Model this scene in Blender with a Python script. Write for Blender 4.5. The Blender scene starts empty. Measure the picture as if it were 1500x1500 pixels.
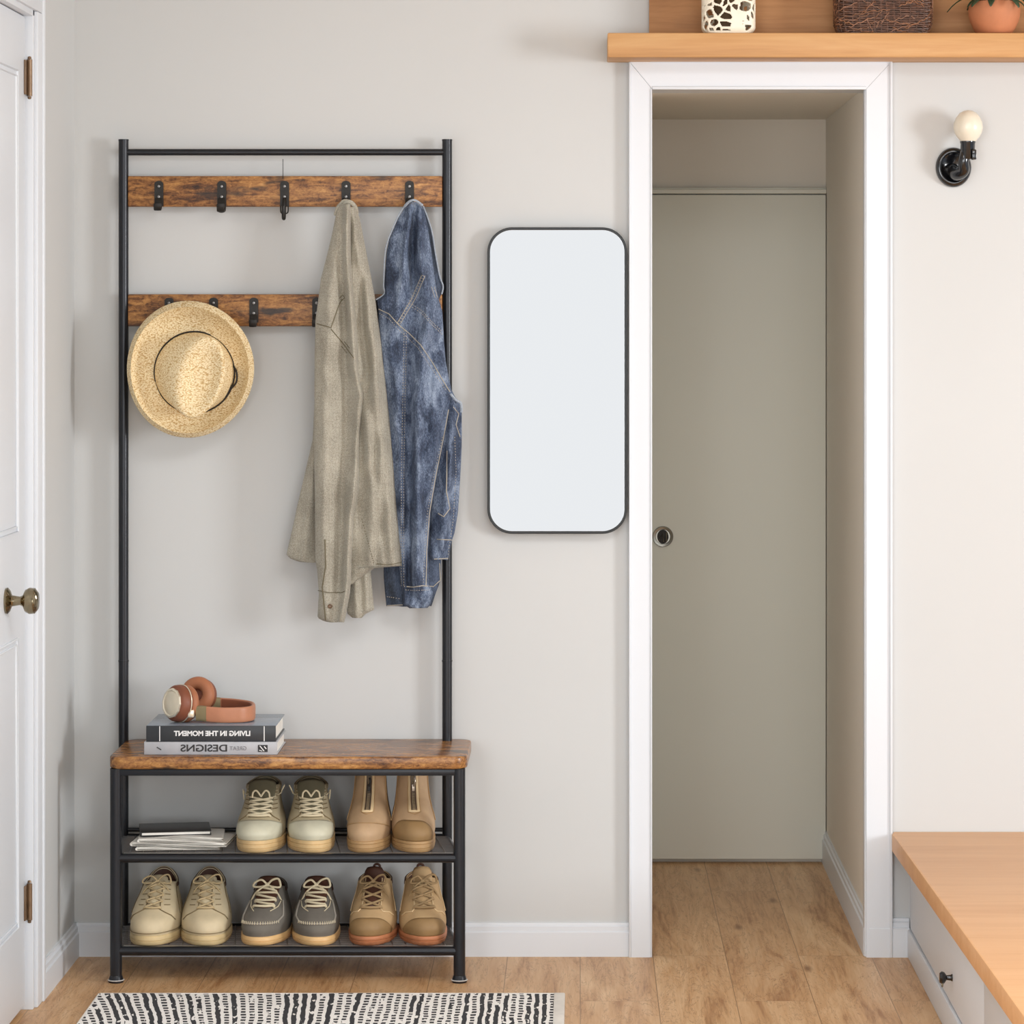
import bpy, bmesh, math, random
from mathutils import Vector, Matrix, noise
random.seed(7)
PI = math.pi
scn = bpy.context.scene
COL = scn.collection
D = 7.5; EYE = 1.5024; K = 619.0
def sc(Y): return K * D / (D + Y)
def P(px, py, Y):
    """the point at depth Y (0 = wall, negative = toward the room) measured on the photograph"""
    k = sc(Y)
    return Vector(((px - 850) / k, Y, EYE - (py - 470) / k))
def lerp(a, b, t): return a + (b - a) * t
def clamp(x, a=0.0, b=1.0): return max(a, min(b, x))
def sstep(a, b, x):
    t = clamp((x - a) / (b - a)); return t * t * (3 - 2 * t)
def interp(tab, x):
    if x <= tab[0][0]: return tab[0][1]
    for (a, va), (b, vb) in zip(tab, tab[1:]):
        if x <= b: return va + (vb - va) * (x - a) / (b - a)
    return tab[-1][1]
def sp(a, p): return math.copysign(abs(a) ** p, a)

# ------------------------------------------------------------------ materials
def rgb(h):
    """hex sRGB -> linear"""
    v = [int(h[i:i + 2], 16) / 255 for i in (0, 2, 4)]
    return tuple(c / 12.92 if c <= .04045 else ((c + .055) / 1.055) ** 2.4 for c in v) + (1,)
class NT:
    def __init__(s, name):
        s.m = bpy.data.materials.new(name); s.m.use_nodes = True
        s.t = s.m.node_tree; s.b = s.t.nodes['Principled BSDF']
    def n(s, typ, ins=None, **kw):
        nd = s.t.nodes.new(typ)
        for k, v in kw.items(): setattr(nd, k, v)
        for k, v in (ins or {}).items():
            if isinstance(v, bpy.types.NodeSocket): s.t.links.new(v, nd.inputs[k])
            else: nd.inputs[k].default_value = v
        return nd
    def set(s, k, v):
        if isinstance(v, bpy.types.NodeSocket): s.t.links.new(v, s.b.inputs[k])
        else: s.b.inputs[k].default_value = v
    def co(s, scale=(1, 1, 1), rot=(0, 0, 0)):
        tc = s.n('ShaderNodeTexCoord')
        return s.n('ShaderNodeMapping', {'Vector': tc.outputs['Object'], 'Scale': scale, 'Rotation': rot}).outputs[0]
    def noise(s, vec, scale, detail=4, rough=.5, dist=0):
        return s.n('ShaderNodeTexNoise', {'Vector': vec, 'Scale': scale, 'Detail': detail, 'Roughness': rough, 'Distortion': dist}).outputs[0]
    def ramp(s, fac, stops):
        nd = s.n('ShaderNodeValToRGB', {'Fac': fac}); e = nd.color_ramp.elements
        while len(e) < len(stops): e.new(.5)
        for el, (p, c) in zip(e, stops): el.position = p; el.color = c
        return nd.outputs[0]
    def mix(s, f, a, b, mode='MIX'):
        nd = s.n('ShaderNodeMixRGB', {'Fac': f, 'Color1': a, 'Color2': b}, blend_type=mode); return nd.outputs[0]
    def math(s, op, a, b=0.0, c=0.0):
        nd = s.n('ShaderNodeMath', operation=op)
        for i, v in enumerate((a, b, c)):
            if isinstance(v, bpy.types.NodeSocket): s.t.links.new(v, nd.inputs[i])
            else: nd.inputs[i].default_value = v
        return nd.outputs[0]
    def bump(s, h, strength=.3, dist=.002):
        s.set('Normal', s.n('ShaderNodeBump', {'Height': h, 'Strength': strength, 'Distance': dist}).outputs[0])
def plain(name, hexc, rough=.5, metal=0.0, var=.06, scale=30, bump=0.0, bdist=.001, coat=0):
    m = NT(name); c = rgb(hexc)
    n = m.noise(m.co(), scale, 4)
    lo = tuple(x * (1 - var) for x in c[:3]) + (1,); hi = tuple(min(1, x * (1 + var)) for x in c[:3]) + (1,)
    m.set('Base Color', m.ramp(n, [(.3, lo), (.7, hi)])); m.set('Roughness', rough); m.set('Metallic', metal)
    if bump: m.bump(m.noise(m.co(), scale * 6, 3), bump, bdist)
    if coat: m.set('Coat Weight', coat)
    return m.m
M = {}
M['wall'] = plain('wall_paint', 'c9cbcb', .75, var=.012, scale=2, bump=.06)
M['wall_passage'] = plain('wall_paint_brightened', 'e0dacf', .75, var=.012, scale=2, bump=.06)  # wall paint lightened to stand in for light missing in the passage
M['trim'] = plain('white_trim_paint', 'dbe0e6', .42, var=.01, scale=3)
M['inner_door'] = plain('greige_door_paint', 'e3e3d8', .5, var=.01, scale=3)
M['ceiling'] = plain('ceiling_paint', 'e6dccd', .9, var=.01)
M['metal'] = plain('black_powder_coat', '222429', .3, .35, var=.1, bump=.08)
M['hook'] = plain('black_hook_metal', '2a2826', .45, .5, var=.2, scale=120, bump=.2)
M['screw'] = plain('steel_screw', '8c8a88', .3, 1)
M['foot'] = plain('grey_foot_pad', 'c9c7c4', .5)
M['bronze'] = plain('aged_bronze', '7d6650', .35, .6, var=.2)
M['brassy'] = plain('polished_nickel_brass', '8d8169', .15, 1)
M['nickel'] = plain('pull_nickel', '8c8a82', .25, 1)
M['dark'] = plain('dark_recess', '1a1815', .6)
M['gloss_black'] = plain('gloss_black', '0b0c10', .16, 0, coat=.5)
M['bulb'] = plain('opal_bulb_glass', 'e3dccb', .25, var=.01)
M['mirror_frame'] = plain('mirror_frame_black', '1d1f20', .35, .3)
g = NT('mirror_glass'); g.set('Base Color', (.96, .97, .98, 1)); g.set('Metallic', 1.0)
g.set('Roughness', g.math('ADD', g.math('MULTIPLY', g.noise(g.co(), 3), .004), .002)); M['mirror'] = g.m

def oak(name, stops, along, grain=1.0, rough=.5, knots=True):
    m = NT(name)
    s = [9, 9, 9]; s[along] = .9
    v = m.co(tuple(s)); s2 = [60, 60, 60]; s2[along] = 2.5
    a = m.noise(v, 1.6 * grain, 6, .6, .8); b = m.noise(m.co(tuple(s2)), 2, 3, .6)
    f = m.math('ADD', m.math('MULTIPLY', a, .75), m.math('MULTIPLY', b, .25))
    c = m.ramp(f, stops)
    if knots:
        s3 = [7, 7, 7]; s3[along] = 2.2
        k = m.n('ShaderNodeTexVoronoi', {'Vector': m.co(tuple(s3)), 'Scale': 1.0, 'Randomness': 1.0}).outputs['Distance']
        k = m.ramp(k, [(.03, (1, 1, 1, 1)), (.1, (0, 0, 0, 1))])
        c = m.mix(m.math('MULTIPLY', k, .6), c, rgb('6b4220'))
    m.set('Base Color', c); m.set('Roughness', rough); m.bump(b, .12, .001); return m.m
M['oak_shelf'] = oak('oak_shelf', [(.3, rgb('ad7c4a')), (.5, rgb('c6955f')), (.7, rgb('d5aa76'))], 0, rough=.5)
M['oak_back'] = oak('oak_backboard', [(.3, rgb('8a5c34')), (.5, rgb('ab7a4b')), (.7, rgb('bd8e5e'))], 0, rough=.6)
M['oak_bench'] = oak('oak_bench_top', [(.25, rgb('d39b66')), (.5, rgb('dfab78')), (.75, rgb('e8b684'))], 0, rough=.42, knots=False)

def rustic(name, gloss):
    m = NT(name)
    v = m.co((5, 30, 30)); n1 = m.noise(v, 2.2, 8, .65, 1.2)
    n2 = m.noise(m.co((1, 3, 3)), 9, 5, .6, .5); n3 = m.noise(m.co((1, 1.6, 1.6)), 75, 4, .7, 1)
    f = m.math('ADD', m.math('ADD', m.math('MULTIPLY', n1, .45), m.math('MULTIPLY', n2, .25)), m.math('MULTIPLY', n3, .3))
    c = m.ramp(f, [(.36, rgb('26170f')), (.44, rgb('5f3a1e')), (.5, rgb('8f6034')), (.57, rgb('b27f46')), (.66, rgb('cfa065'))])
    n4 = m.noise(m.co((1.2, 2, 4)), 6.5, 3, .5)
    c = m.mix(m.ramp(n4, [(.6, (0, 0, 0, 1)), (.68, (.85, .85, .85, 1))]), c, rgb('262321'))
    m.set('Base Color', c); m.set('Roughness', gloss); m.bump(n3, .25, .001); return m.m
M['rustic'] = rustic('rustic_brown_board', .45)
M['rustic_top'] = rustic('rustic_brown_bench', .27)

def floor_mat():
    m = NT('oak_plank_floor')
    tc = m.n('ShaderNodeTexCoord').outputs['Object']
    s = m.n('ShaderNodeSeparateXYZ', {'Vector': tc})
    v = m.n('ShaderNodeCombineXYZ', {'X': s.outputs['Y'], 'Y': s.outputs['X']}).outputs[0]
    br = m.n('ShaderNodeTexBrick', {'Vector': v, 'Color1': (0, 0, 0, 1), 'Color2': (1, 1, 1, 1), 'Mortar': (.5, .5, .5, 1), 'Scale': 1.0,
              'Mortar Size': .0011, 'Mortar Smooth': .3, 'Bias': 0.0, 'Brick Width': 1.35, 'Row Height': .172}, offset=.37)
    tone = br.outputs['Color']; gap = br.outputs['Fac']
    off = m.n('ShaderNodeVectorMath', {0: tc, 1: m.n('ShaderNodeCombineXYZ', {'X': 0.0, 'Y': m.math('MULTIPLY', tone, 7.0), 'Z': m.math('MULTIPLY', tone, 3.0)}).outputs[0]}, operation='ADD').outputs[0]
    def mp(scale): return m.n('ShaderNodeMapping', {'Vector': off, 'Scale': scale}).outputs[0]
    a = m.noise(mp((10, 1.1, 10)), 1.5, 6, .6, 1.2); b = m.noise(mp((90, 4, 90)), 1.6, 4, .6)
    f = m.math('ADD', m.math('MULTIPLY', a, .7), m.math('MULTIPLY', b, .3))
    c = m.ramp(f, [(.34, rgb('a5764a')), (.46, rgb('cda273')), (.6, rgb('deb98d')), (.72, rgb('e8c79d'))])
    c = m.mix(m.math('MULTIPLY', tone, .22), c, rgb('a87a4e'))
    w = m.n('ShaderNodeTexVoronoi', {'Vector': mp((9, 2.4, 9)), 'Scale': 1.0, 'Randomness': 1.0}).outputs['Distance']
    c = m.mix(m.ramp(w, [(.03, (.75, .75, .75, 1)), (.12, (0, 0, 0, 1))]), c, rgb('74491f'))
    cr = m.noise(mp((16, 2.2, 16)), 1.0, 6, .7, 2.5)
    c = m.mix(m.ramp(cr, [(.487, (0, 0, 0, 1)), (.5, (.65, .65, .65, 1)), (.513, (0, 0, 0, 1))]), c, rgb('7a4d28'))
    c = m.mix(m.math('MULTIPLY', gap, .55), c, rgb('5b3819'))
    m.set('Base Color', c); m.set('Roughness', .42)
    m.bump(m.math('SUBTRACT', b, m.math('MULTIPLY', gap, 2.0)), .12, .0015); return m.m
M['floor'] = floor_mat()

def weave_mat(name, ca, cb, scale, rough=.85, bstr=.5, fine=None):
    m = NT(name)
    v = m.co()
    wx = m.n('ShaderNodeTexWave', {'Vector': v, 'Scale': scale, 'Distortion': 2.0, 'Detail': 2.0}, bands_direction='X').outputs[1]
    wz = m.n('ShaderNodeTexWave', {'Vector': v, 'Scale': scale, 'Distortion': 2.0, 'Detail': 2.0}, bands_direction='Z').outputs[1]
    w = m.math('MULTIPLY', wx, wz); n = m.noise(v, 14, 5, .6); n2 = m.noise(m.co((1, 1, 1)), 420, 2, .6)
    f = m.math('ADD', m.math('MULTIPLY', w, .3), m.math('ADD', m.math('MULTIPLY', n, .3), m.math('MULTIPLY', n2, .5)))
    m.set('Base Color', m.ramp(f, [(.35, rgb(ca)), (.65, rgb(cb))])); m.set('Roughness', rough)
    m.set('Sheen Weight', .15)
    m.bump(m.math('ADD', w, n2), bstr, .0006); return m.m
M['linen'] = weave_mat('olive_linen', '7e796c', 'c2bdae', 160, bstr=.4)
M['linen_seam'] = plain('linen_seam_thread', '6d6550', .9)
M['button'] = plain('horn_button', '6b5138', .3)

def denim_mat(name, lo, mid, hi):
    m = NT(name)
    v = m.co((1, 1, 1), (0, .6, 0))
    tw = m.n('ShaderNodeTexWave', {'Vector': v, 'Scale': 260.0, 'Distortion': 1.5, 'Detail': 2.0}, bands_direction='X').outputs[1]
    n = m.noise(m.co((1, 1, .45)), 24, 5, .6, .5); n2 = m.noise(m.co((1, 1, .5)), 380, 3, .7)
    f = m.math('ADD', m.math('MULTIPLY', n, .55), m.math('ADD', m.math('MULTIPLY', n2, .35), m.math('MULTIPLY', tw, .12)))
    m.set('Base Color', m.ramp(f, [(.40, rgb(lo)), (.51, rgb(mid)), (.63, rgb(hi))])); m.set('Roughness', .85)
    m.bump(m.math('ADD', n2, tw), .4, .0006); return m.m
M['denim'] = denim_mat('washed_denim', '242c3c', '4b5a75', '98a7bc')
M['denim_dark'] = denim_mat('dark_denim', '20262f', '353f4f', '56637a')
M['stitch'] = plain('pale_denim_stitch', 'a8a296', .8)
M['denim_edge'] = plain('frayed_denim_hem', '9aa4b0', .9, var=.2, scale=200)

def straw_mat():
    m = NT('woven_straw')
    v = m.co()
    vo = m.n('ShaderNodeTexVoronoi', {'Vector': m.co((1, 1, 1.9), (0, .5, 0)), 'Scale': 230.0}, feature='F1').outputs['Distance']
    n = m.noise(v, 40, 4, .6); n2 = m.noise(m.co((1, 1, 3)), 220, 3, .6)
    f = m.math('ADD', m.math('MULTIPLY', vo, .6), m.math('MULTIPLY', n2, .45))
    c = m.ramp(f, [(.34, rgb('faefd2')), (.52, rgb('efdcb0')), (.70, rgb('c29f69'))])
    c = m.mix(m.math('MULTIPLY', n, .25), c, rgb('d2ab70'))
    m.set('Base Color', c); m.set('Roughness', .7); m.bump(m.math('SUBTRACT', 1.0, vo), .7, .0012); return m.m
M['straw'] = straw_mat()
M['cord'] = plain('black_cord', '1c1a1c', .6)

def leather(name, h, rough=.6, var=.12, scale=18, b=.25):
    return plain(name, h, rough, 0, var, scale, b, .0008)
M['beige_nubuck'] = leather('beige_nubuck', 'cdbd9c')
M['beige_seam'] = plain('dark_beige_seam', '7b6a4c', .8)  # darker tone for shoe and boot seam lines
M['beige_sole'] = leather('beige_sole', 'c9b285', .55, .2)
M['brown_lining'] = leather('brown_lining', '4e2f22')
M['grey_suede'] = leather('grey_suede', '6d6860', .85)
M['grey_seam'] = plain('grey_seam', '9b958b', .8)
M['gum_sole'] = leather('gum_sole', 'd9b27c', .45, .15)
M['tan_suede'] = leather('tan_suede', 'b79970', .75)
M['tan_dark'] = leather('brown_toe_leather', '8d7049', .6)
M['brick_sole'] = leather('brick_rubber_sole', 'b0714c', .5, .2)
M['khaki'] = leather('khaki_boot_canvas', 'b3a688', .75)
M['khaki_toe'] = leather('pale_toe_leather', 'c5c2ac', .5)
M['khaki_sole'] = leather('khaki_sole', 'ccae7e', .5, .2)
M['olive_tongue'] = leather('olive_tongue', '6f6a55', .55)
M['camel'] = leather('camel_boot_leather', 'b59775', .6)
M['camel_pale'] = leather('pale_camel', 'd9bf95', .55)
M['camel_sole'] = leather('camel_sole', 'a8875d', .5, .15)
M['lace'] = plain('cream_lace', 'd5c8a9', .85, bump=.3)
M['lace_beige'] = plain('beige_lace', 'c0ab84', .85, bump=.3)
M['lace_tan'] = plain('tan_lace', 'b3966b', .85, bump=.3)
M['lace_brown'] = plain('brown_lace', '9d835e', .85, bump=.3)
M['zip'] = plain('zip_metal', '9d9488', .3, .9)
M['hp'] = leather('cognac_leather', 'b4795a', .42, .1, 25, .1)
M['hp_dark'] = leather('dark_cognac_leather', '7f4831', .5)  # darker cognac tone of the cups and band padding
M['hp_pad'] = leather('cognac_pad', 'aa6c4a', .55)
M['gold'] = plain('champagne_metal', 'efe5d0', .28, .75)
M['olive_metal'] = plain('khaki_slider', '8f8160', .4, .4)
M['book_dark'] = plain('charcoal_cover', '2d3034', .4)
M['book_top'] = plain('blue_grey_cover', '8793a1', .2)
M['book_grey'] = plain('silver_grey_cover', 'b3b5ba', .4)
M['pages'] = plain('page_paper', 'efece4', .8, bump=.3)
M['white_ink'] = plain('white_ink', 'e8e8e8', .5)
M['black_ink'] = plain('black_ink', '2a2a2c', .5)
M['grey_ink'] = plain('grey_ink', '85868a', .5)
M['paper'] = plain('magazine_paper', 'e3e0d8', .45, var=.04)
M['notebook'] = plain('black_notebook', '1e1b1a', .35)
M['steel_strip'] = plain('steel_strip_highlight', 'a9a6a2', .35, .5)  # pale tone paints in the highlights along the shelf front
M['chrome_mesh'] = plain('grey_steel_mesh', '77787a', .35, .7)
M['ceramic'] = plain('ivory_ceramic', 'ece5d3', .45)
M['ceramic_in'] = plain('brown_interior', '5a4630', .8)
M['twig'] = plain('dark_wicker', '5c3d2c', .45, var=.5, scale=90, bump=.3)
M['twig_light'] = plain('copper_twig', '8c6248', .45, var=.3, scale=60)
M['twig2'] = plain('basket_core', '21130e', .8)
M['terracotta'] = plain('terracotta', 'bd7a54', .7, var=.08, bump=.1)
M['soil'] = plain('soil', '33261b', .95, bump=.5)
M['leaf'] = plain('dark_leaf', '33472f', .5, var=.2)
M['rug_edge'] = plain('rug_white_hem', 'e9e6e0', .9, bump=.4)

def rug_mat():
    m = NT('black_white_rug')
    tc = m.n('ShaderNodeTexCoord').outputs['Object']; s = m.n('ShaderNodeSeparateXYZ', {'Vector': tc})
    x, y = s.outputs['X'], s.outputs['Y']
    nz = m.math('SUBTRACT', m.noise(m.co((1, 1, 1)), 16, 3, .6), .5)
    lean = m.n('ShaderNodeMapRange', {'Value': x, 'From Min': -.55, 'From Max': .1, 'To Min': .25, 'To Max': 0.0}).outputs[0]
    xs = m.math('ADD', m.math('ADD', x, m.math('MULTIPLY', y, lean)), m.math('MULTIPLY', nz, .012))
    col = m.math('PINGPONG', m.math('DIVIDE', xs, .0085), 1.0)
    idx = m.math('FLOOR', m.math('DIVIDE', xs, .017))
    rnd = m.n('ShaderNodeTexWhiteNoise', {'W': idx}, noise_dimensions='1D').outputs[0]
    strip = m.math('GREATER_THAN', col, .42)
    yy = m.math('ADD', m.math('MULTIPLY', rnd, .3), m.math('ADD', y, m.math('MULTIPLY', nz, .01)))
    dash = m.math('PINGPONG', m.math('DIVIDE', yy, .013), 1.0)
    dmask = m.math('GREATER_THAN', dash, .38)
    isdash = m.math('GREATER_THAN', m.math('ADD', rnd, m.math('MULTIPLY', m.noise(m.co((1, 1, 1)), 5, 1), .5)), .62)
    keep = m.math('MAXIMUM', dmask, m.math('SUBTRACT', 1.0, isdash))
    brk = m.math('GREATER_THAN', m.noise(m.co((3, 1, 1)), 22, 2), .37)
    f = m.math('MULTIPLY', m.math('MULTIPLY', strip, keep), brk)
    m.set('Base Color', m.mix(f, rgb('f3f1ee'), rgb('35363a'))); m.set('Roughness', .95)
    m.bump(m.noise(m.co((1, 1, 1)), 400, 2), .4, .001); return m.m
M['rug'] = rug_mat()

# ------------------------------------------------------------------ mesh helpers
ORG = {}
class MB:
    def __init__(s): s.v = []; s.f = []
    def add(s, vs, fs):
        b = len(s.v); s.v += [Vector(v) for v in vs]; s.f += [[b + i for i in f] for f in fs]; return s
    def build(s, name, mat, parent=None, local=False, sharp=42, solid=0, sub=0):
        o0 = Vector((0, 0, 0))
        if parent is not None and not local: o0 = ORG[parent.name]
        me = bpy.data.meshes.new(name); me.from_pydata([v - o0 for v in s.v], [], s.f)
        bm = bmesh.new(); bm.from_mesh(me); bmesh.ops.recalc_face_normals(bm, faces=bm.faces); bm.to_mesh(me); bm.free()
        me.polygons.foreach_set('use_smooth', [True] * len(me.polygons))
        me.set_sharp_from_angle(angle=math.radians(sharp))
        me.materials.append(M[mat]); o = bpy.data.objects.new(name, me); COL.objects.link(o)
        if parent is not None: o.parent = parent; ORG[o.name] = ORG[parent.name]
        else: ORG[o.name] = o0
        if solid:
            md = o.modifiers.new('thickness', 'SOLIDIFY'); md.thickness = solid; md.offset = 0
        if sub:
            md = o.modifiers.new('smooth', 'SUBSURF'); md.levels = sub; md.render_levels = sub
        return o
def boxm(mb, a, b, bev=0.0, seg=2, mat=None):
    lo = [min(p, q) for p, q in zip(a, b)]; hi = [max(p, q) for p, q in zip(a, b)]
    bm = bmesh.new(); bmesh.ops.create_cube(bm, size=1)
    for v in bm.verts:
        for i in range(3): v.co[i] = lerp(lo[i], hi[i], v.co[i] + .5)
    if bev: bmesh.ops.bevel(bm, geom=bm.edges[:], offset=min(bev, .49 * min(h - l for h, l in zip(hi, lo))), segments=seg, affect='EDGES', profile=.5)
    bm.verts.index_update()
    vs = [v.co.copy() for v in bm.verts]
    if mat: vs = [mat @ v for v in vs]
    mb.add(vs, [[v.index for v in f.verts] for f in bm.faces]); bm.free(); return mb
def tube(mb, pts, r, n=10, up=None, b=None, closed=False, cap=True):
    """round tube, or with b an elliptical/flat band whose second half-axis follows `up`"""
    pts = [Vector(p) for p in pts]; L = len(pts); R = r if isinstance(r, (list, tuple)) else [r] * L
    vs = []; prev = None
    for i, p in enumerate(pts):
        if closed: t = pts[(i + 1) % L] - pts[i - 1]
        else: t = pts[min(i + 1, L - 1)] - pts[max(i - 1, 0)]
        if t.length < 1e-9: t = Vector((0, 0, 1))
        t.normalize()
        if up is not None: a = t.cross(Vector(up)).normalized(); c = Vector(up)
        else:
            if prev is None:
                a = t.orthogonal().normalized()
            else:
                a = prev - t * prev.dot(t)
                a = a.normalized() if a.length > 1e-6 else t.orthogonal().normalized()
            prev = a; c = t.cross(a)
        for k in range(n):
            q = 2 * PI * k / n
            if b is not None:
                vs.append(p + a * (R[i] * sp(math.cos(q), .5)) + c * (b * sp(math.sin(q), .5)))
            else: vs.append(p + (a * math.cos(q) + c * math.sin(q)) * R[i])
    fs = []
    for i in range(L if closed else L - 1):
        j = (i + 1) % L
        for k in range(n): fs.append([i * n + k, i * n + (k + 1) % n, j * n + (k + 1) % n, j * n + k])
    if cap and not closed: fs += [list(range(n))[::-1], [(L - 1) * n + k for k in range(n)]]
    return mb.add(vs, fs)
def smooth_path(pts, sub=6, closed=False):
    pts = [Vector(p) for p in pts]; out = []; L = len(pts)
    for i in range(L if closed else L - 1):
        if closed: p0, p1, p2, p3 = pts[i - 1], pts[i], pts[(i + 1) % L], pts[(i + 2) % L]
        else: p0, p1, p2, p3 = pts[max(i - 1, 0)], pts[i], pts[i + 1], pts[min(i + 2, L - 1)]
        for s in range(sub):
            t = s / sub
            out.append(.5 * ((2 * p1) + (p2 - p0) * t + (2 * p0 - 5 * p1 + 4 * p2 - p3) * t * t + (3 * p1 - p0 - 3 * p2 + p3) * t ** 3))
    if not closed: out.append(pts[-1])
    return out
def lathe(mb, prof, c=(0, 0, 0), axis=(0, 0, 1), n=32, sx=1, sy=1):
    z = Vector(axis).normalized(); q = z.to_track_quat('Z', 'Y').to_matrix(); c = Vector(c); vs = []
    for r, h in prof:
        for k in range(n):
            a = 2 * PI * k / n; vs.append(c + q @ Vector((r * math.cos(a) * sx, r * math.sin(a) * sy, h)))
    fs = []
    for i in range(len(prof) - 1):
        for k in range(n): fs.append([i * n + k, i * n + (k + 1) % n, (i + 1) * n + (k + 1) % n, (i + 1) * n + k])
    if prof[0][0] > 1e-6: fs.append(list(range(n))[::-1])
    if prof[-1][0] > 1e-6: fs.append([(len(prof) - 1) * n + k for k in range(n)])
    return mb.add(vs, fs)
def prism(mb, poly, d, z0, z1):
    """extrude polygon given as 3-vectors along d"""
    n = len(poly); vs = [Vector(p) + Vector(d) * z0 for p in poly] + [Vector(p) + Vector(d) * z1 for p in poly]
    return mb.add(vs, [list(range(n))[::-1], list(range(n, 2 * n))] + [[i, (i + 1) % n, n + (i + 1) % n, n + i] for i in range(n)])
def empty(name, loc, label=None, cat=None, group=None, rz=0, kind=None):
    o = bpy.data.objects.new(name, None); COL.objects.link(o); o.location = loc; o.rotation_euler = (0, 0, rz); o.empty_display_size = .05
    ORG[o.name] = Vector(loc)
    return tag(o, label, cat, group, kind)
def tag(o, label=None, cat=None, group=None, kind=None):
    for k, v in (('label', label), ('category', cat), ('group', group), ('kind', kind)):
        if v: o[k] = v
    return o
def text_mesh(name, body, size, mat, parent, center, width=None, mirrored=True, bold=.0):
    cu = bpy.data.curves.new(name, 'FONT'); cu.body = body; cu.size = size; cu.extrude = .0004; cu.offset = bold
    cu.align_x = 'CENTER'; cu.align_y = 'CENTER'
    t = bpy.data.objects.new(name, cu); COL.objects.link(t)
    dg = bpy.context.evaluated_depsgraph_get(); me = bpy.data.meshes.new_from_object(t.evaluated_get(dg)); bpy.data.objects.remove(t)
    xs = [v.co.x for v in me.vertices]; w = max(xs) - min(xs); kx = (width / w) if width else 1
    c = Vector(center) - ORG[parent.name]
    for v in me.vertices:
        x, y, z = v.co; v.co = (c.x + (-x if mirrored else x) * kx, c.y - z, c.z + y)
    me.materials.clear(); me.materials.append(M[mat]); o = bpy.data.objects.new(name, me); COL.objects.link(o); o.parent = parent; ORG[o.name] = ORG[parent.name]
    return o

# ------------------------------------------------------------------ the room
XL = -1.197            # plane of the left wall
AX0, AX1 = .1697, .682  # sides of the passage
YB = 1.305             # back of the passage
ZH = EYE + (470 - 131) / K   # underside of the opening
ZT = 2.62
def S(o): return tag(o, kind='structure')
mb = MB(); mb.add([(-3, -9.5, 0), (3.6, -9.5, 0), (3.6, YB + .1, 0), (-3, YB + .1, 0), (-3, -9.5, -.05), (3.6, -9.5, -.05), (3.6, YB + .1, -.05), (-3, YB + .1, -.05)],
    [[0, 1, 2, 3], [4, 7, 6, 5], [0, 4, 5, 1], [1, 5, 6, 2], [2, 6, 7, 3], [3, 7, 4, 0]])
S(mb.build('floor', 'floor'))
mb = MB(); boxm(mb, (-3, -4.6, ZT), (3.6, YB + .1, ZT + .05)); S(mb.build('ceiling', 'ceiling'))
mb = MB(); boxm(mb, (XL - .1, 0, 0), (AX0, .12, ZT)); S(mb.build('wall_back', 'wall'))
mb = MB(); boxm(mb, (AX0, 0, ZH), (AX1, .12, ZT)); S(mb.build('wall_back_header', 'wall'))
mb = MB(); boxm(mb, (AX1, 0, 0), (3.0, .12, ZT)); S(mb.build('wall_back_right', 'wall'))
mb = MB(); boxm(mb, (XL - .1, -.50, 0), (XL, 0, ZT)); boxm(mb, (XL - .1, -1.42, 2.2), (XL, -.5, ZT)); boxm(mb, (XL - .1, -4.6, 0), (XL, -1.42, ZT)); S(mb.build('wall_left', 'wall'))
mb = MB(); boxm(mb, (AX0 - .4, YB, 0), (AX1 + .1, YB + .1, ZT)); S(mb.build('wall_passage_back', 'wall_passage'))
mb = MB(); boxm(mb, (AX1, .12, 0), (AX1 + .1, YB, ZT)); S(mb.build('wall_passage_right', 'wall_passage'))
mb = MB(); boxm(mb, (AX0 - .1, .12, 0), (AX0, YB, ZT)); S(mb.build('wall_passage_left', 'wall_passage'))
mb = MB(); boxm(mb, (AX0, .12, ZH + .012), (AX1, YB, ZH + .05)); S(mb.build('ceiling_passage', 'wall_passage'))
def baseboard(name, a, b, nrm, h=.079, t=.013):
    """a->b along the wall foot, nrm points into the room; stepped top profile"""
    a, b, nrm = Vector(a), Vector(b), Vector(nrm); mb = MB()
    pr = [(0, 0), (t, 0), (t, h - .022), (t * .72, h - .019), (t * .72, h - .009), (t * .45, h - .006), (t * .4, h), (0, h)]
    vs = [a + nrm * u + Vector((0, 0, z)) for u, z in pr] + [b + nrm * u + Vector((0, 0, z)) for u, z in pr]; n = len(pr)
    mb.add(vs, [list(range(n)), list(range(n, 2 * n))[::-1]] + [[i, (i + 1) % n, n + (i + 1) % n, n + i] for i in range(n)])
    return S(mb.build(name, 'trim', sharp=20))
baseboard('baseboard_back', (XL, 0, 0), ((921 - 850) / K, 0, 0), (0, -1, 0))
baseboard('baseboard_left', (XL, 0, 0), (XL, -.478, 0), (1, 0, 0))
baseboard('baseboard_passage_right', (AX1, .0, 0), (AX1, YB, 0), (-1, 0, 0), h=.088, t=.012)
baseboard('baseboard_right', (AX1 + .0, 0, 0), (.777, 0, 0), (0, -1, 0), h=.09, t=.022)
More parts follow.
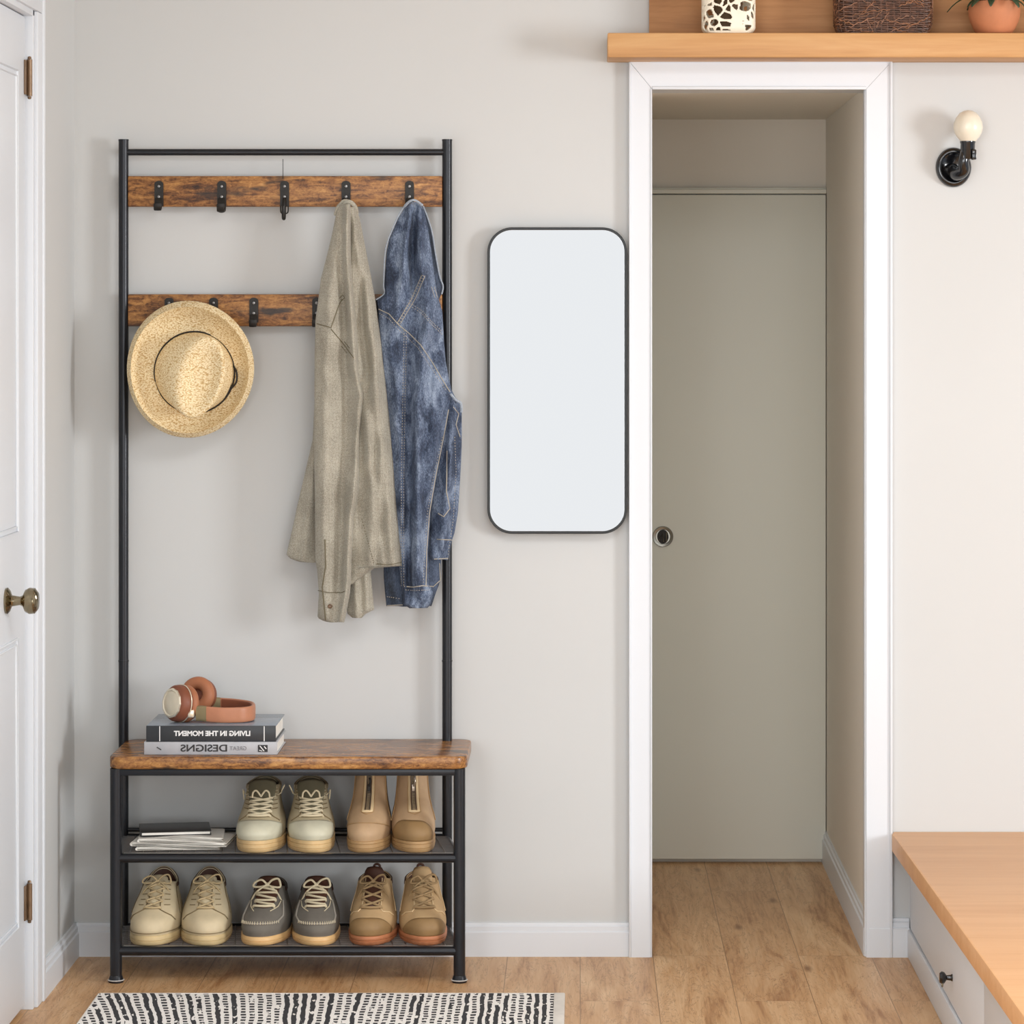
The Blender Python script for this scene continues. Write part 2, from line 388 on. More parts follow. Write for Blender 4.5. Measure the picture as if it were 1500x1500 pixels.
# casing round the opening
zc = EYE + (470 - 90) / K
xo0, xi0, xi1, xo1 = (921 - 850) / K, AX0, (1268 - 850) / K, (1306 - 850) / K
mb = MB(); poly = [(xo0, 0, zc), (xo1, 0, zc), (xi1, 0, ZH), (AX0, 0, ZH)]
prism(mb, poly, (0, -1, 0), 0, .020)
boxm(mb, (xo0 + .05, -.026, zc - .004), (xo1, -.018, zc), .002); boxm(mb, (AX0, -.024, ZH - .002), (xi1, -.016, ZH + .006), .002)
S(mb.build('trim_1', 'trim', sharp=25))
mb = MB(); prism(mb, [(xo1, 0, zc - .0006), (xo1, 0, 0), (xi1, 0, 0), (xi1, 0, ZH - .0006)], (0, -1, 0), 0, .0205)
boxm(mb, (xo1 - .006, -.026, 0), (xo1, -.018, zc - .003), .002); boxm(mb, (xi1 - .004, -.012, 0), (xi1 + .003, .02, ZH), .002)
S(mb.build('trim_2', 'trim', sharp=25))
mb = MB(); prism(mb, [(xo0, 0, zc - .001), (AX0, 0, ZH - .001), (AX0, 0, 0), (xo0, 0, 0)], (0, -1, 0), 0, .0195)
boxm(mb, (xo0, -.025, 0), (xo0 + .005, -.018, zc - .004), .002); boxm(mb, (AX0 - .004, -.023, 0), (AX0 + .0, .02, ZH), .002)
S(mb.build('trim_3', 'trim', sharp=25))
# passage door
zd = P(0, 286, YB).z; xd0, xd1 = AX0, AX1 - .0
d2 = empty('door_2', (.45, YB - .02, 0), kind='structure')
mb = MB(); boxm(mb, (xd0, YB - .03, .012), (xd1 - .002, YB - .004, zd), .002); mb.build('door_panel', 'inner_door', d2)
mb = MB(); boxm(mb, (xd0, YB - .034, zd + .003), (xd1, YB - .001, zd + .016), .003); boxm(mb, (xd0, YB - .026, zd + .016), (xd1, YB - .001, zd + .02), .001); mb.build('head_rail', 'inner_door', d2)
kc = P(971, 786, YB - .03); mb = MB()
lathe(mb, [(.0, .004), (.020, .004), (.021, .006), (.027, .007), (.0285, .004), (.029, 0)], kc, (0, -1, 0), 36)
pl = mb.build('pull', 'nickel', d2); mb = MB()
lathe(mb, [(.0, .0062), (.0195, .0062), (.0198, .004)], kc, (0, -1, 0), 30, sx=.8); mb.build('pull_recess', 'dark', pl)
mb = MB(); tube(mb, [kc + Vector((-.011, -.008, -.012)), kc + Vector((0, -.010, .012)), kc + Vector((.002, -.009, -.014))], .0022, 8)
tube(mb, [kc + Vector((.010, -.008, .013)), kc + Vector((.010, -.008, -.013))], .002, 8); mb.build('pull_ring', 'nickel', pl)
# white panelled door on the left wall
d1 = empty('door_1', (XL, -1.0, 0), kind='structure')
YC0, YC1 = -.479, -.575
mb = MB(); xs = XL - .012
boxm(mb, (xs - .035, -1.36, .012), (xs, YC1 - .02, 2.165), .003)
dp = mb.build('door_panel', 'trim', d1)
mb = MB()
def moulding(y0, y1, z0, z1):
    for w, t in ((.0, .004), (.012, .003)):
        pts = [(xs + .001, y0 - w, z0 + w), (xs + .001, y1 + w, z0 + w), (xs + .001, y1 + w, z1 - w), (xs + .001, y0 - w, z1 - w)]
        tube(mb, pts, t, 6, closed=True)
moulding(-.70, -1.26, 1.05, 2.04); moulding(-.70, -1.26, .2, .82)
mb.build('panel_moulding', 'trim', d1)
for pyc, nm in ((113, 'hinge'), (1323, 'hinge')):
    mb = MB(); z = EYE - (pyc - 470) / (K * 1.088); y = YC1 - .012
    boxm(mb, (xs, y - .028, z - .038), (xs + .004, y - .004, z + .038), .002); boxm(mb, (xs, y + .004, z - .038), (xs + .008, y + .026, z + .038), .002)
    tube(mb, [(xs + .008, y, z - .04), (xs + .008, y, z + .04)], .0065, 12)
    lathe(mb, [(0, -.048), (.004, -.046), (.005, -.041), (0, -.04)], (xs + .008, y, z)); lathe(mb, [(0, .048), (.004, .046), (.005, .041), (0, .04)], (xs + .008, y, z))
    mb.build('hinge', 'bronze', d1)
YK = -.83; kz = EYE - (880 - 470) / (K * 1.124); mb = MB()
lathe(mb, [(0, 0), (.027, 0), (.028, .004), (.022, .009), (.012, .013), (.009, .03), (.012, .036), (.023, .041), (.028, .05), (.027, .061), (.018, .068), (0, .069)], (xs, YK, kz), (1, 0, 0), 28)
mb.build('knob', 'brassy', d1)
mb = MB(); boxm(mb, (XL - .02, YC0, 0), (XL + .011, YC1 + .006, 2.1795), .003); boxm(mb, (XL, YC0 - .012, 0), (XL + .015, YC0 - .03, 2.26), .003)
boxm(mb, (XL - .05, YC1 + .003, 0), (XL + .004, YC1 - .014, 2.2), .002)
boxm(mb, (XL - .02, -.479, 2.18), (XL + .011, -1.45, 2.27), .003); boxm(mb, (XL - .03, -1.36, 0), (XL + .011, -1.45, 2.1795), .003)
boxm(mb, (XL - .06, -.56, 2.167), (XL + .004, -1.38, 2.205), .002)
S(mb.build('trim_5', 'trim'))

# ------------------------------------------------------------------ hall tree rack
YP, YF = -.035, -.300     # back posts, front legs
rack = empty('hall_tree', ((P(181, 0, YP).x + P(655, 0, YP).x) / 2, -.16, 0),
    'black metal hall tree with rustic wood coat rails, bench seat and two shoe shelves', 'coat rack')
pxL, pxR = P(181, 0, YP).x, P(655, 0, YP).x; fxL, fxR = P(170, 0, YF).x, P(673, 0, YF).x
ZB = .514; TH = .028
for x in (pxL, pxR):
    mb = MB(); zt = P(0, 206, YP).z; tube(mb, [(x, YP, 0.012), (x, YP, zt)], .0117, 20); tube(mb, [(x, YP, zt - .001), (x, YP, zt + .003)], .0122, 20)
    po = mb.build('post', 'metal', rack)
    mb = MB(); zj = P(0, 968, YP).z; tube(mb, [(x, YP, zj - .002), (x, YP, zj + .002)], .0125, 20); mb.build('joint_collar', 'metal', po)
for x in (fxL, fxR):
    mb = MB(); tube(mb, [(x, YF, .012), (x, YF, ZB - TH)], .0135, 20); lg = mb.build('leg', 'metal', rack)
    mb = MB(); lathe(mb, [(0, 0), (.0165, 0), (.0175, .004), (.0165, .007), (.0145, .014), (.0135, .016)], (x, YF, 0)); mb.build('foot', 'metal', lg)
    mb = MB(); lathe(mb, [(.0178, .0045), (.019, .0055), (.0178, .0068)], (x, YF, 0)); mb.build('foot_ring', 'foot', lg)
mb = MB(); z = P(0, 223, YP).z; tube(mb, [(pxL, YP, z), (pxR, YP, z)], .0078, 16); mb.build('top_rail', 'metal', rack)
def board(nm, y0, y1):
    z1, z0 = P(0, y0, YP).z, P(0, y1, YP).z
    mb = MB(); boxm(mb, (pxL + .011, YP - .008, z0), (pxR - .011, YP + .008, z1), .003, 2)
    return mb.build(nm, 'rustic', rack)
board('hook_board', 258, 303); board('hook_board', 431, 478)
YH = YP - .009
def hook(px, y0, y1, style=0):
    mb = MB(); a = P(px, y0, YH); b = P(px, y1, YH); w = .0105
    n = 8; poly = [(a.x - w, YH, b.z + .004), (a.x + w, YH, b.z + .004)] + [(a.x + w * math.cos(PI * k / n), YH, a.z - w * .7 + w * .7 * math.sin(PI * k / n)) for k in range(n + 1)]
    prism(mb, poly, (0, -1, 0), 0, .0035)
    drop = {0: .0, 1: .003, 2: .020}[style]
    pts = [(a.x, YH - .004, lerp(b.z, a.z, .35)), (a.x, YH - .012, b.z + .010), (a.x, YH - .015, b.z - drop), (a.x, YH - .026, b.z - .004 - drop), (a.x, YH - .031, b.z + .002 - drop * .6), (a.x, YH - .032, b.z + .010 - drop * .3)]
    tube(mb, smooth_path(pts, 5), .0045 if style == 2 else .0095, 10, up=None if style == 2 else (1, 0, 0), b=None if style == 2 else .0085) if style == 2 else \
        tube(mb, smooth_path(pts, 5), .0028, 10, up=(1, 0, 0), b=.0088)
    if style: 
        tube(mb, smooth_path([(a.x - .009, YH - .006, b.z + .004), (a.x - .008, YH - .007, b.z - .006 - drop * .2), (a.x, YH - .007, b.z - .009 - drop * .2), (a.x + .008, YH - .007, b.z - .006 - drop * .2), (a.x + .009, YH - .006, b.z + .004)], 4), .0016, 8)
    h = mb.build('hook', 'hook', rack)
    for q in (.8, .42):
        mb = MB(); lathe(mb, [(0, .0065), (.003, .006), (.0036, .004), (.0038, .0035)], (a.x, YH, lerp(b.z, a.z, q)), (0, -1, 0), 14); mb.build('screw', 'screw', h)
for px, st in ((233, 0), (325, 1), (417, 2), (507, 0), (600, 0)): hook(px, 265, 305, st)
for px in (248, 313, 372, 464, 556): hook(px, 436, 475, 0)
mb = MB(); tube(mb, [P(414.5, 233, YH), P(414.5, 262, YH)], .0008, 6); mb.build('wire', 'hook', rack)
# bench board with rounded corners
xb0, xb1 = P(158, 0, YF - .018).x, P(684, 0, YF - .018).x; yb0, yb1 = YF - .018, -.005
R = .035; poly = []
for cx, cy, a0 in ((xb1 - R, yb0 + R, -PI / 2), (xb1 - R, yb1 - R, 0), (xb0 + R, yb1 - R, PI / 2), (xb0 + R, yb0 + R, PI)):
    for k in range(9): a = a0 + PI / 2 * k / 8; poly.append((cx + R * math.cos(a), cy + R * math.sin(a), 0))
bm = bmesh.new(); f = bm.faces.new([bm.verts.new(p) for p in poly]); e = bmesh.ops.extrude_face_region(bm, geom=[f])
for v in e['geom']:
    if isinstance(v, bmesh.types.BMVert): v.co.z += TH
for v in bm.verts: v.co.z += ZB - TH
ed = [e for e in bm.edges if abs(e.verts[0].co.z - e.verts[1].co.z) < 1e-6]
bmesh.ops.bevel(bm, geom=ed, offset=.004, segments=3, affect='EDGES', profile=.5); bm.verts.index_update()
mb = MB(); mb.add([v.co.copy() for v in bm.verts], [[v.index for v in f.verts] for f in bm.faces]); bm.free()
mb.build('bench_board', 'rustic_top', rack)
zr = ZB - TH - .006
mb = MB(); boxm(mb, (fxL, YF - .009, zr - .010), (fxR, YF + .009, zr + .0055), .002)
boxm(mb, (pxL, YP - .009, zr - .010), (pxR, YP + .009, zr + .0055), .002)
for a, b in ((pxL, fxL), (pxR, fxR)): tube(mb, [(a, YP, zr), (b, YF, zr)], .006, 10)
mb.build('bench_frame', 'metal', rack)
for zs in (.282, .071):
    mb = MB(); tube(mb, [(fxL, YF, zs), (fxR, YF, zs)], .0105, 18); tube(mb, [(pxL, YP, zs + .004), (pxR, YP, zs + .004)], .0085, 16)
    for a, b in ((pxL, fxL), (pxR, fxR)): tube(mb, [(a, YP, zs), (b, YF, zs)], .008, 12)
    if zs > .2: tube(mb, [(pxL, YP, zs + .022), (pxR, YP, zs + .022)], .005, 12)
    sh = mb.build('shelf_frame', 'metal', rack)
    mb = MB(); n = 26
    for k in range(1, n):
        t = k / n; tube(mb, [(lerp(pxL, pxR, t), YP - .004, zs + .0085), (lerp(fxL, fxR, t), YF + .004, zs + .0085)], .0011, 6)
    for k in range(1, 22):
        t = k / 22; tube(mb, [(lerp(pxL, fxL, t), lerp(YP, YF, t), zs + .0078), (lerp(pxR, fxR, t), lerp(YP, YF, t), zs + .0078)], .0011, 6)
    mb.build('mesh_shelf', 'chrome_mesh', sh)
    mb = MB(); boxm(mb, (fxL + .015, YF + .004, zs + .004), (fxR - .015, YF + .018, zs + .0097), .001); mb.build('mesh_border', 'steel_strip', sh)  # border strip coloured pale as the shelf's painted highlight
ZS1, ZS2 = .2925, .0815

# ------------------------------------------------------------------ straw hat
def hat():
    YW = -.050; R0 = P(280, 540, -.112)
    root = empty('straw_hat', P(280, 540, -.06), 'woven straw fedora with a thin black cord hanging from the lower coat rail', 'hat')
    k = sc(-.09); n = 96
    def ring(cx, cy, a, b, rot, Y, wob=0):
        out = []; Y0 = Y; Y = (lambda t: (Y0(t) if callable(Y0) else Y0) - .022)
        for i in range(n):
            t = 2 * PI * i / n; x = a * math.cos(t); y = b * math.sin(t)
            # keep ring vertices aligned by angle
            tt = t - rot; rr = 1 / math.sqrt((math.cos(tt) / a) ** 2 + (math.sin(tt) / b) ** 2)
            w = 1 + wob * math.sin(3 * t + 1)
            out.append(Vector(((cx + rr * w * math.cos(t) - 850) / k, Y(t) if callable(Y) else Y, EYE - (cy - rr * w * math.sin(t) - 470) / k)))
        return out
    def loft(mb, rings, capend=True):
        vs = [v for r in rings for v in r]; fs = []
        for i in range(len(rings) - 1):
            for j in range(n): fs.append([i * n + j, i * n + (j + 1) % n, (i + 1) * n + (j + 1) % n, (i + 1) * n + j])
        if capend: fs.append([(len(rings) - 1) * n + j for j in range(n)])
        mb.add(vs, fs)
    lip = lambda base: (lambda t: base - .012 * math.cos(t - .6) ** 2 - .006 * math.sin(2 * t))
    # brim: curls up toward the viewer at its edge
    rr = []
    for (cx, cy, a, b, y) in ((280, 540, 90, 97, -.074), (280, 540, 92.5, 99.5, -.078), (280, 540, 93, 100, -.084), (280, 540, 91.5, 98.5, -.089), (281, 541, 86, 92, -.110), (282, 542, 78, 82, -.081), (284, 544, 69, 72, -.073), (285, 545, 62, 64, -.068), (285.5, 545, 59, 60, -.070)):
        rr.append(ring(cx, cy, a, b, .0, lip(y), .012))
    back = [ring(cx, cy, a, b, 0, (lambda y: lip(y))(y), .012) for (cx, cy, a, b, y) in ((285.5, 545, 57, 58, -.058), (284, 544, 69, 72, -.063), (282, 542, 78, 82, -.071), (281, 541, 86, 92, -.077), (280, 540, 90, 97, -.074))]
    mb = MB(); loft(mb, back + rr[1:], False); mb.build('brim', 'straw', root, sharp=80)
    mb = MB(); cr = []
    tab = [(285.5, 545, 57, 58, 0, -.060), (285.5, 545, 58, 59, 0, -.075), (286, 545.5, 56.5, 58.5, 1.35, -.090), (289, 547, 52, 58.5, 1.3, -.110), (293, 549, 45, 59, 1.28, -.132), (297, 551, 37.5, 60, 1.25, -.150), (299.5, 552, 33, 60, 1.22, -.158), (301, 553, 29, 57, 1.2, -.160)]
    for cx, cy, a, b, rot, Y in tab:
        # ellipse long axis leans to the right at the top
        cr.append(ring(cx, cy, b, a, 1.30 if rot else 0, Y))
    for s_, Y in ((.88, -.158), (.72, -.151), (.5, -.145), (.25, -.1425)): cr.append(ring(302, 553.5, 57 * s_, 29 * s_, 1.30, Y))
    loft(mb, cr); mb.build('crown', 'straw', root, sharp=80)
    pts = ring(285.7, 545.3, 58.8, 59.8, 0, -.079); mb = MB(); tube(mb, [pts[i] for i in range(0, n, 2)], .0017, 8, closed=True); tube(mb, [p + Vector((0, -.003, 0)) for p in pts[::2]], .0012, 8, closed=True)
    cd = mb.build('hat_cord', 'cord', root)
    mb = MB(); tube(mb, smooth_path([P(341, 535, -.105), P(346.5, 545, -.112), P(346, 560, -.114), P(336, 572, -.110), P(331, 582, -.105)], 5), [.0015] + [.0035] * 18 + [.001] * 2 if False else .0022, 8)
    tube(mb, smooth_path([P(341, 535, -.105), P(338, 548, -.110), P(338, 562, -.110), P(336, 572, -.110)], 5), .0018, 8)
    mb.build('cord_bow', 'cord', cd)
hat()

# ------------------------------------------------------------------ hanging clothes
def cloth(nm, rows, ridges, Y0, th, mat, parent, back=.35, nseed=0.0, wr=.0015, step=3.0, topclose=.35, wfreq=1.0, e_pow=.5):
    L = [(y, a) for y, a, b in rows]; Rr = [(y, b) for y, a, b in rows]
    ya, yb = rows[0][0], rows[-1][0]; ny = max(6, int((yb - ya) / step)); wmax = max(b - a for y, a, b in rows); nx = max(10, int(wmax / 2.2))
    def surf(px, py, u=None):
        a, b = interp(L, py), interp(Rr, py)
        if u is None: u = clamp(2 * (px - a) / max(b - a, 1) - 1, -1, 1)
        e = max(0.0, 1 - abs(u) ** 3) ** e_pow
        t = (py - ya) / (yb - ya); g = lerp(topclose, 1, sstep(0, .25, t))
        y = Y0 - th * e * g
        for pts, amp, w in ridges:
            y0, y1 = pts[0][0], pts[-1][0]
            if py < y0 - 25 or py > y1 + 25: continue
            fade = sstep(y0 - 25, y0 + 15, py) * (1 - sstep(y1 - 15, y1 + 25, py))
            d = (px - interp(pts, py)) / w
            y -= 2.1 * amp * fade * math.exp(-d * d) * (.25 + .75 * e)
        q = Vector((px * .045 * wfreq + nseed, py * .014 * wfreq, nseed)); y -= wr * e * 3 * noise.noise(q)
        q = Vector((px * .12 * wfreq + nseed, py * .035 * wfreq, nseed + 5)); y -= wr * e * 1.6 * noise.noise(q)
        return y
    vf = []; vbk = []
    for j in range(ny + 1):
        py = lerp(ya, yb, j / ny); a, b = interp(L, py), interp(Rr, py)
        for i in range(nx + 1):
            u = math.sin((i / nx - .5) * PI) * .6 + (2 * i / nx - 1) * .4; px = lerp(a, b, (u + 1) / 2)
            hy = py + 1.5 * noise.noise(Vector((px * .06, nseed, 3))) * (1 if j == ny else 0)
            yf = surf(px, py, u); e = max(0.0, 1 - u * u) ** .5
            vf.append(P(px, hy, yf)); vbk.append(P(px, hy, Y0 + back * th * e + .0016))
    W = nx + 1; N = len(vf); fs = []
    for j in range(ny):
        for i in range(nx):
            q = [j * W + i, j * W + i + 1, (j + 1) * W + i + 1, (j + 1) * W + i]; fs.append(q); fs.append([N + k for k in q[::-1]])
        for i in (0, nx): fs.append([j * W + i, (j + 1) * W + i, N + (j + 1) * W + i, N + j * W + i])
    for j in (0, ny):
        for i in range(nx): fs.append([j * W + i, j * W + i + 1, N + j * W + i + 1, N + j * W + i])
    mb = MB(); mb.add(vf + vbk, fs); o = mb.build(nm, mat, parent, sharp=75)
    return o, surf
def seam(mb, surf, pts, r=.0011, off=.0006, dash=0, n=6):
    out = []
    for (x0, y0), (x1, y1) in zip(pts, pts[1:]):
        m = max(2, int(math.hypot(x1 - x0, y1 - y0) / 4))
        for i in range(m): x, y = lerp(x0, x1, i / m), lerp(y0, y1, i / m); out.append(P(x, y, surf(x, y) - off))
    x, y = pts[-1]; out.append(P(x, y, surf(x, y) - off))
    if dash:
        tot = [out[0]]
        for a, b in zip(out, out[1:]):
            L = (b - a).length; m = max(1, int(L / .0012)); tot += [a.lerp(b, (i + 1) / m) for i in range(m)]
        c = max(3, int(dash / .0012))
        for i in range(0, len(tot) - c, int(c * 1.7)): tube(mb, [tot[i], tot[i + c // 2], tot[i + c - 1]], r, n)
    else: tube(mb, out, r, n)

def shirt():
    root = empty('linen_shirt', P(507, 300, -.07), 'olive beige linen shirt hanging by its collar from a hook on the top rail', 'shirt')
    # far body flap at the left
    rows = [(480, 468, 500), (560, 462, 500), (644, 458, 500), (700, 445, 500), (733, 437, 500), (775, 428, 500), (812, 419.5, 500), (818, 425, 480), (824, 440, 470)]
    cloth('back_panel', rows, [([(560, 470), (812, 446)], .006, 8)], -.068, .012, 'linen', root, nseed=3.1, topclose=1)
    # second sleeve cuff hanging behind
    rows = [(800, 505, 545), (835, 510, 543), (870, 511, 546), (893, 508, 548), (899, 509, 536), (905, 516, 530)]
    cloth('cuff', rows, [([(800, 520), (905, 522)], .006, 5), ([(800, 535), (900, 538)], .005, 5)], -.084, .012, 'linen', root, nseed=8, topclose=1)
    # front body
    rows = [(303, 506, 520), (320, 500, 527), (366, 497, 536), (404, 494, 543.5), (440, 492, 550), (470, 492, 554), (510, 492, 560), (560, 492, 565), (646, 492, 574), (745, 492, 583), (815, 495, 589.5), (829, 500, 591), (831, 503, 550), (843, 505, 533), (856, 508, 517)]
    o, sf = cloth('front_panel', rows, [([(300, 514), (366, 524), (440, 536), (520, 549), (600, 556)], .010, 9), ([(560, 548), (700, 566), (829, 578)], .012, 12), ([(600, 536), (720, 545), (820, 542)], .010, 7), ([(640, 560), (760, 552), (829, 560)], .005, 5), ([(400, 528), (500, 534), (560, 540)], -.010, 7)], -.097, .024, 'linen', root, nseed=1.3, wr=.003)
    mb = MB(); seam(mb, sf, [(588, 824), (570, 827), (552, 826)], .0009); seam(mb, sf, [(530, 760), (538, 790), (548, 826)], .0009, dash=.003)
    mb.build('hem_stitching', 'linen_seam', o)
    # near sleeve and shoulder
    rows = [(299, 499, 513), (306, 495, 514), (315, 492, 514), (340, 487, 514), (372, 479.5, 514), (408, 470, 516), (440, 466, 519), (470, 462, 522), (520, 461, 525), (545, 460.5, 525), (562, 460.5, 528), (577, 460.5, 534), (600, 460.5, 531), (634, 460.5, 527), (698, 460.5, 526), (718, 461, 527), (757, 461.5, 519), (821, 462, 515), (836, 464.5, 515), (868, 467, 513), (905, 465, 506), (912, 478, 504)]
    o, sf = cloth('sleeve', rows, [([(299, 509), (370, 509), (420, 512), (470, 516), (540, 521), (575, 528), (640, 524), (700, 521), (757, 514), (868, 508), (912, 500)], .016, 6),
        ([(560, 478), (700, 474), (900, 476)], .006, 9), ([(330, 497), (440, 484), (560, 480)], .006, 12), ([(420, 504), (560, 507), (720, 502), (860, 497)], -.007, 7)], -.116, .020, 'linen', root, nseed=5.7, wr=.0025)
    mb = MB(); seam(mb, sf, [(464, 474), (485, 480), (496, 448), (501, 438)], .0012); seam(mb, sf, [(485, 482), (500, 500), (518, 524)], .0012); seam(mb, sf, [(497, 437), (502, 432), (505, 436), (500, 441)], .001)
    seam(mb, sf, [(504, 500), (512, 510)], .0008); seam(mb, sf, [(500, 507), (508, 517)], .0008); mb.build('shoulder_seam', 'linen_seam', o); mb = MB()
    seam(mb, sf, [(466, 865), (480, 868), (500, 868), (510, 864)], .001); seam(mb, sf, [(476, 790), (477, 830), (472, 860), (477, 908)], .0016)
    mb.build('cuff_seam', 'linen_seam', o)
    c = P(483.5, 888, sf(483.5, 888) - .001); mb = MB(); lathe(mb, [(0, .0012), (.003, .0012), (.004, .003), (.0052, .0025), (.0055, 0)], c, (0, -1, 0), 20); mb.build('button', 'button', o)
    # folded collar over the hook
    mb = MB(); tube(mb, smooth_path([P(491, 316, -.108), P(496, 303, -.108), P(505, 296.5, -.112), P(514, 297, -.112), P(521, 305, -.104), P(523, 315, -.104)], 6), [.004 + .002 * math.sin(i / 30 * PI) for i in range(31)], 10)
    tube(mb, smooth_path([P(497, 300, -.116), P(502, 294, -.118), P(509, 293, -.118)], 5), .0022, 8)
    mb.build('collar', 'linen', root)
    return root
shirt()

def jacket():
    root = empty('denim_jacket', P(603, 300, -.07), 'washed blue denim jacket with contrast seams hanging from the rightmost top hook', 'jacket')
    # inner back part seen at the right (dark inside of the collar and yoke)
    rows = [(303, 612, 622), (336, 612, 632), (370, 612, 637.5), (404, 615, 644), (420, 620, 649), (430, 625, 647), (445, 630, 640)]
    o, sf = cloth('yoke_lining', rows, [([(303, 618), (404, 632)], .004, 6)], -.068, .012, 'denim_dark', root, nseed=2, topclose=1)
    mb = MB(); tube(mb, smooth_path([P(620, 302, -.084), P(632, 336, -.082), P(638, 372, -.080), P(644, 404, -.078), P(649, 419, -.078), P(647, 431, -.078)], 6), .0018, 8); mb.build('lining_edge', 'denim_edge', o)
    # far sleeve at the right
    rows = [(572, 648, 662), (582, 645, 667), (590, 645, 675), (600, 645, 676.5), (651, 640, 676.5), (696, 634, 674.5), (750, 630, 671), (780, 628, 666), (792, 628, 662), (814, 629, 657.5), (820, 632, 656)]
    o, sf = cloth('back_sleeve', rows, [([(590, 663), (700, 657), (800, 648)], .010, 6), ([(600, 672), (700, 668), (780, 662)], -.004, 4)], -.067, .020, 'denim', root, nseed=9.2, wr=.004, topclose=.8, wfreq=1.6)
    mb = MB(); seam(mb, sf, [(640, 790), (662, 791)], .0013); seam(mb, sf, [(636, 819), (656, 818)], .0013); seam(mb, sf, [(655, 660), (654, 720), (659, 745), (650, 757), (642, 752)], .0013)
    seam(mb, sf, [(666, 640), (668, 690), (664, 760), (656, 815)], .0009, dash=.004); seam(mb, sf, [(664, 596), (672, 606), (668, 622), (674, 640)], .0011)
    mb.build('seam', 'stitch', o)
    # lower piece behind the cuff
    rows = [(780, 565, 640), (820, 562, 646), (845, 562, 646), (857, 563, 643), (870, 564, 638), (888, 566, 632)]
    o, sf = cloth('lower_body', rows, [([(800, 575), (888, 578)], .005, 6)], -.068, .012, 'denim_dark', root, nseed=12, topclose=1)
    mb = MB(); seam(mb, sf, [(567, 887), (590, 886)], .0011); seam(mb, sf, [(567, 874), (586, 877)], .0009, dash=.003); mb.build('cuff_stitching', 'stitch', o); mb = MB(); seam(mb, sf, [(644, 825), (645, 850), (634, 860)], .0011); mb.build('side_seam', 'stitch', o)
    # main sleeve/body
    rows = [(296, 601, 612), (305, 592, 620), (320, 583, 624), (350, 570, 629), (370, 566, 632), (416, 563, 638), (432, 562, 641), (439, 552, 643), (456, 554, 648), (500, 556, 650.5), (530, 558, 653), (560, 562, 659), (577, 564, 662), (599, 566, 658), (634, 568, 652), (698, 572, 639.5), (752, 576, 631), (807, 582, 627), (856, 588, 628), (868, 590, 635), (885, 591, 631), (891, 600, 626)]
    o, sf = cloth('body', rows, [([(300, 603), (350, 596), (420, 588), (470, 580)], .009, 7), ([(310, 612), (370, 616), (430, 624), (500, 632)], .010, 7), ([(305, 608), (360, 604), (420, 606)], -.012, 5),
        ([(460, 572), (600, 582), (760, 592)], .006, 9), ([(480, 620), (600, 614), (720, 612), (860, 612)], .013, 9), ([(540, 640), (620, 636), (700, 626)], .008, 8), ([(520, 600), (700, 598), (860, 600)], -.010, 6), ([(590, 650), (640, 640), (740, 624)], .006, 4)],
        -.090, .026, 'denim', root, nseed=4.4, wr=.004, wfreq=1.2)
    mb = MB()
    for d in (-1.6, 1.6):
        seam(mb, sf, [(620 + d * 1.6, 404), (606 + d * 1.6, 437), (584 + d * 1.6, 474)], .0009)
    for k in range(20):
        t = k / 19; x, y = lerp(620, 584, t), lerp(404, 474, t); seam(mb, sf, [(x - 2, y - 1), (x + 2, y + 1)], .0006)
    seam(mb, sf, [(555, 453), (570, 460), (584, 476), (600, 489), (616, 505), (634, 532), (648, 556), (659, 574)], .0012); seam(mb, sf, [(556, 459), (570, 467), (583, 482), (612, 509), (634, 542), (654, 573)], .0008, dash=.003)
    for d in (0, 4): seam(mb, sf, [(604, 446 + d), (618, 455 + d), (632, 471 + d), (648, 486 + d)], .0009, dash=.004)
    for d in (-2, 1.5): seam(mb, sf, [(594 + d, 484), (592 + d, 580), (590 + d, 700), (590 + d, 860)], .0008, dash=.004)
    seam(mb, sf, [(657, 600), (651, 634), (638, 698), (629, 752), (625, 807), (624, 858)], .0013); seam(mb, sf, [(648, 640), (635, 698), (626, 752), (622, 807), (620, 856)], .0008, dash=.004)
    seam(mb, sf, [(592, 859), (606, 860), (618, 858), (634, 859)], .0013); seam(mb, sf, [(594, 864), (606, 865), (630, 864)], .0008, dash=.004)
    for x in (640, 644): seam(mb, sf, [(x - 8, 420), (x - 3, 436)], .0007)
    mb.build('seam', 'stitch', o)
    mb = MB(); tube(mb, smooth_path([P(594, 299, -.108), P(582, 319, -.106), P(569, 350, -.104), P(564, 372, -.102), P(562, 416, -.100), P(563, 430, -.099), P(551, 439, -.098)], 6), .0016, 8)
    tube(mb, smooth_path([P(593, 302, -.112), P(600, 295, -.122), P(608, 293.5, -.122), P(619, 301, -.112)], 6), .003, 8)
    mb.build('hem_edge', 'denim_edge', root)
    mb = MB(); tube(mb, smooth_path([P(660, 577, -.105), P(668, 586, -.102), P(675, 591, -.098), P(676, 604, -.095)], 5), .003, 8); mb.build('cuff_fold', 'denim_edge', root)
jacket()

# ------------------------------------------------------------------ shoes
def catmull(tab, v):
    n = len(tab)
    for i in range(n - 1):
        if v <= tab[i + 1][0] or i == n - 2:
            a, b = tab[i], tab[i + 1]; t = clamp((v - a[0]) / (b[0] - a[0])); p = tab[max(i - 1, 0)]; q = tab[min(i + 2, n - 1)]
            out = []
            for k in range(1, 7):
                m0 = (b[k] - p[k]) / max(b[0] - p[0], 1e-6) * (b[0] - a[0]); m1 = (q[k] - a[k]) / max(q[0] - a[0], 1e-6) * (b[0] - a[0])
                t2, t3 = t * t, t ** 3; out.append((2 * t3 - 3 * t2 + 1) * a[k] + (t3 - 2 * t2 + t) * m0 + (3 * t2 - 2 * t3) * b[k] + (t3 - t2) * m1)
            return out
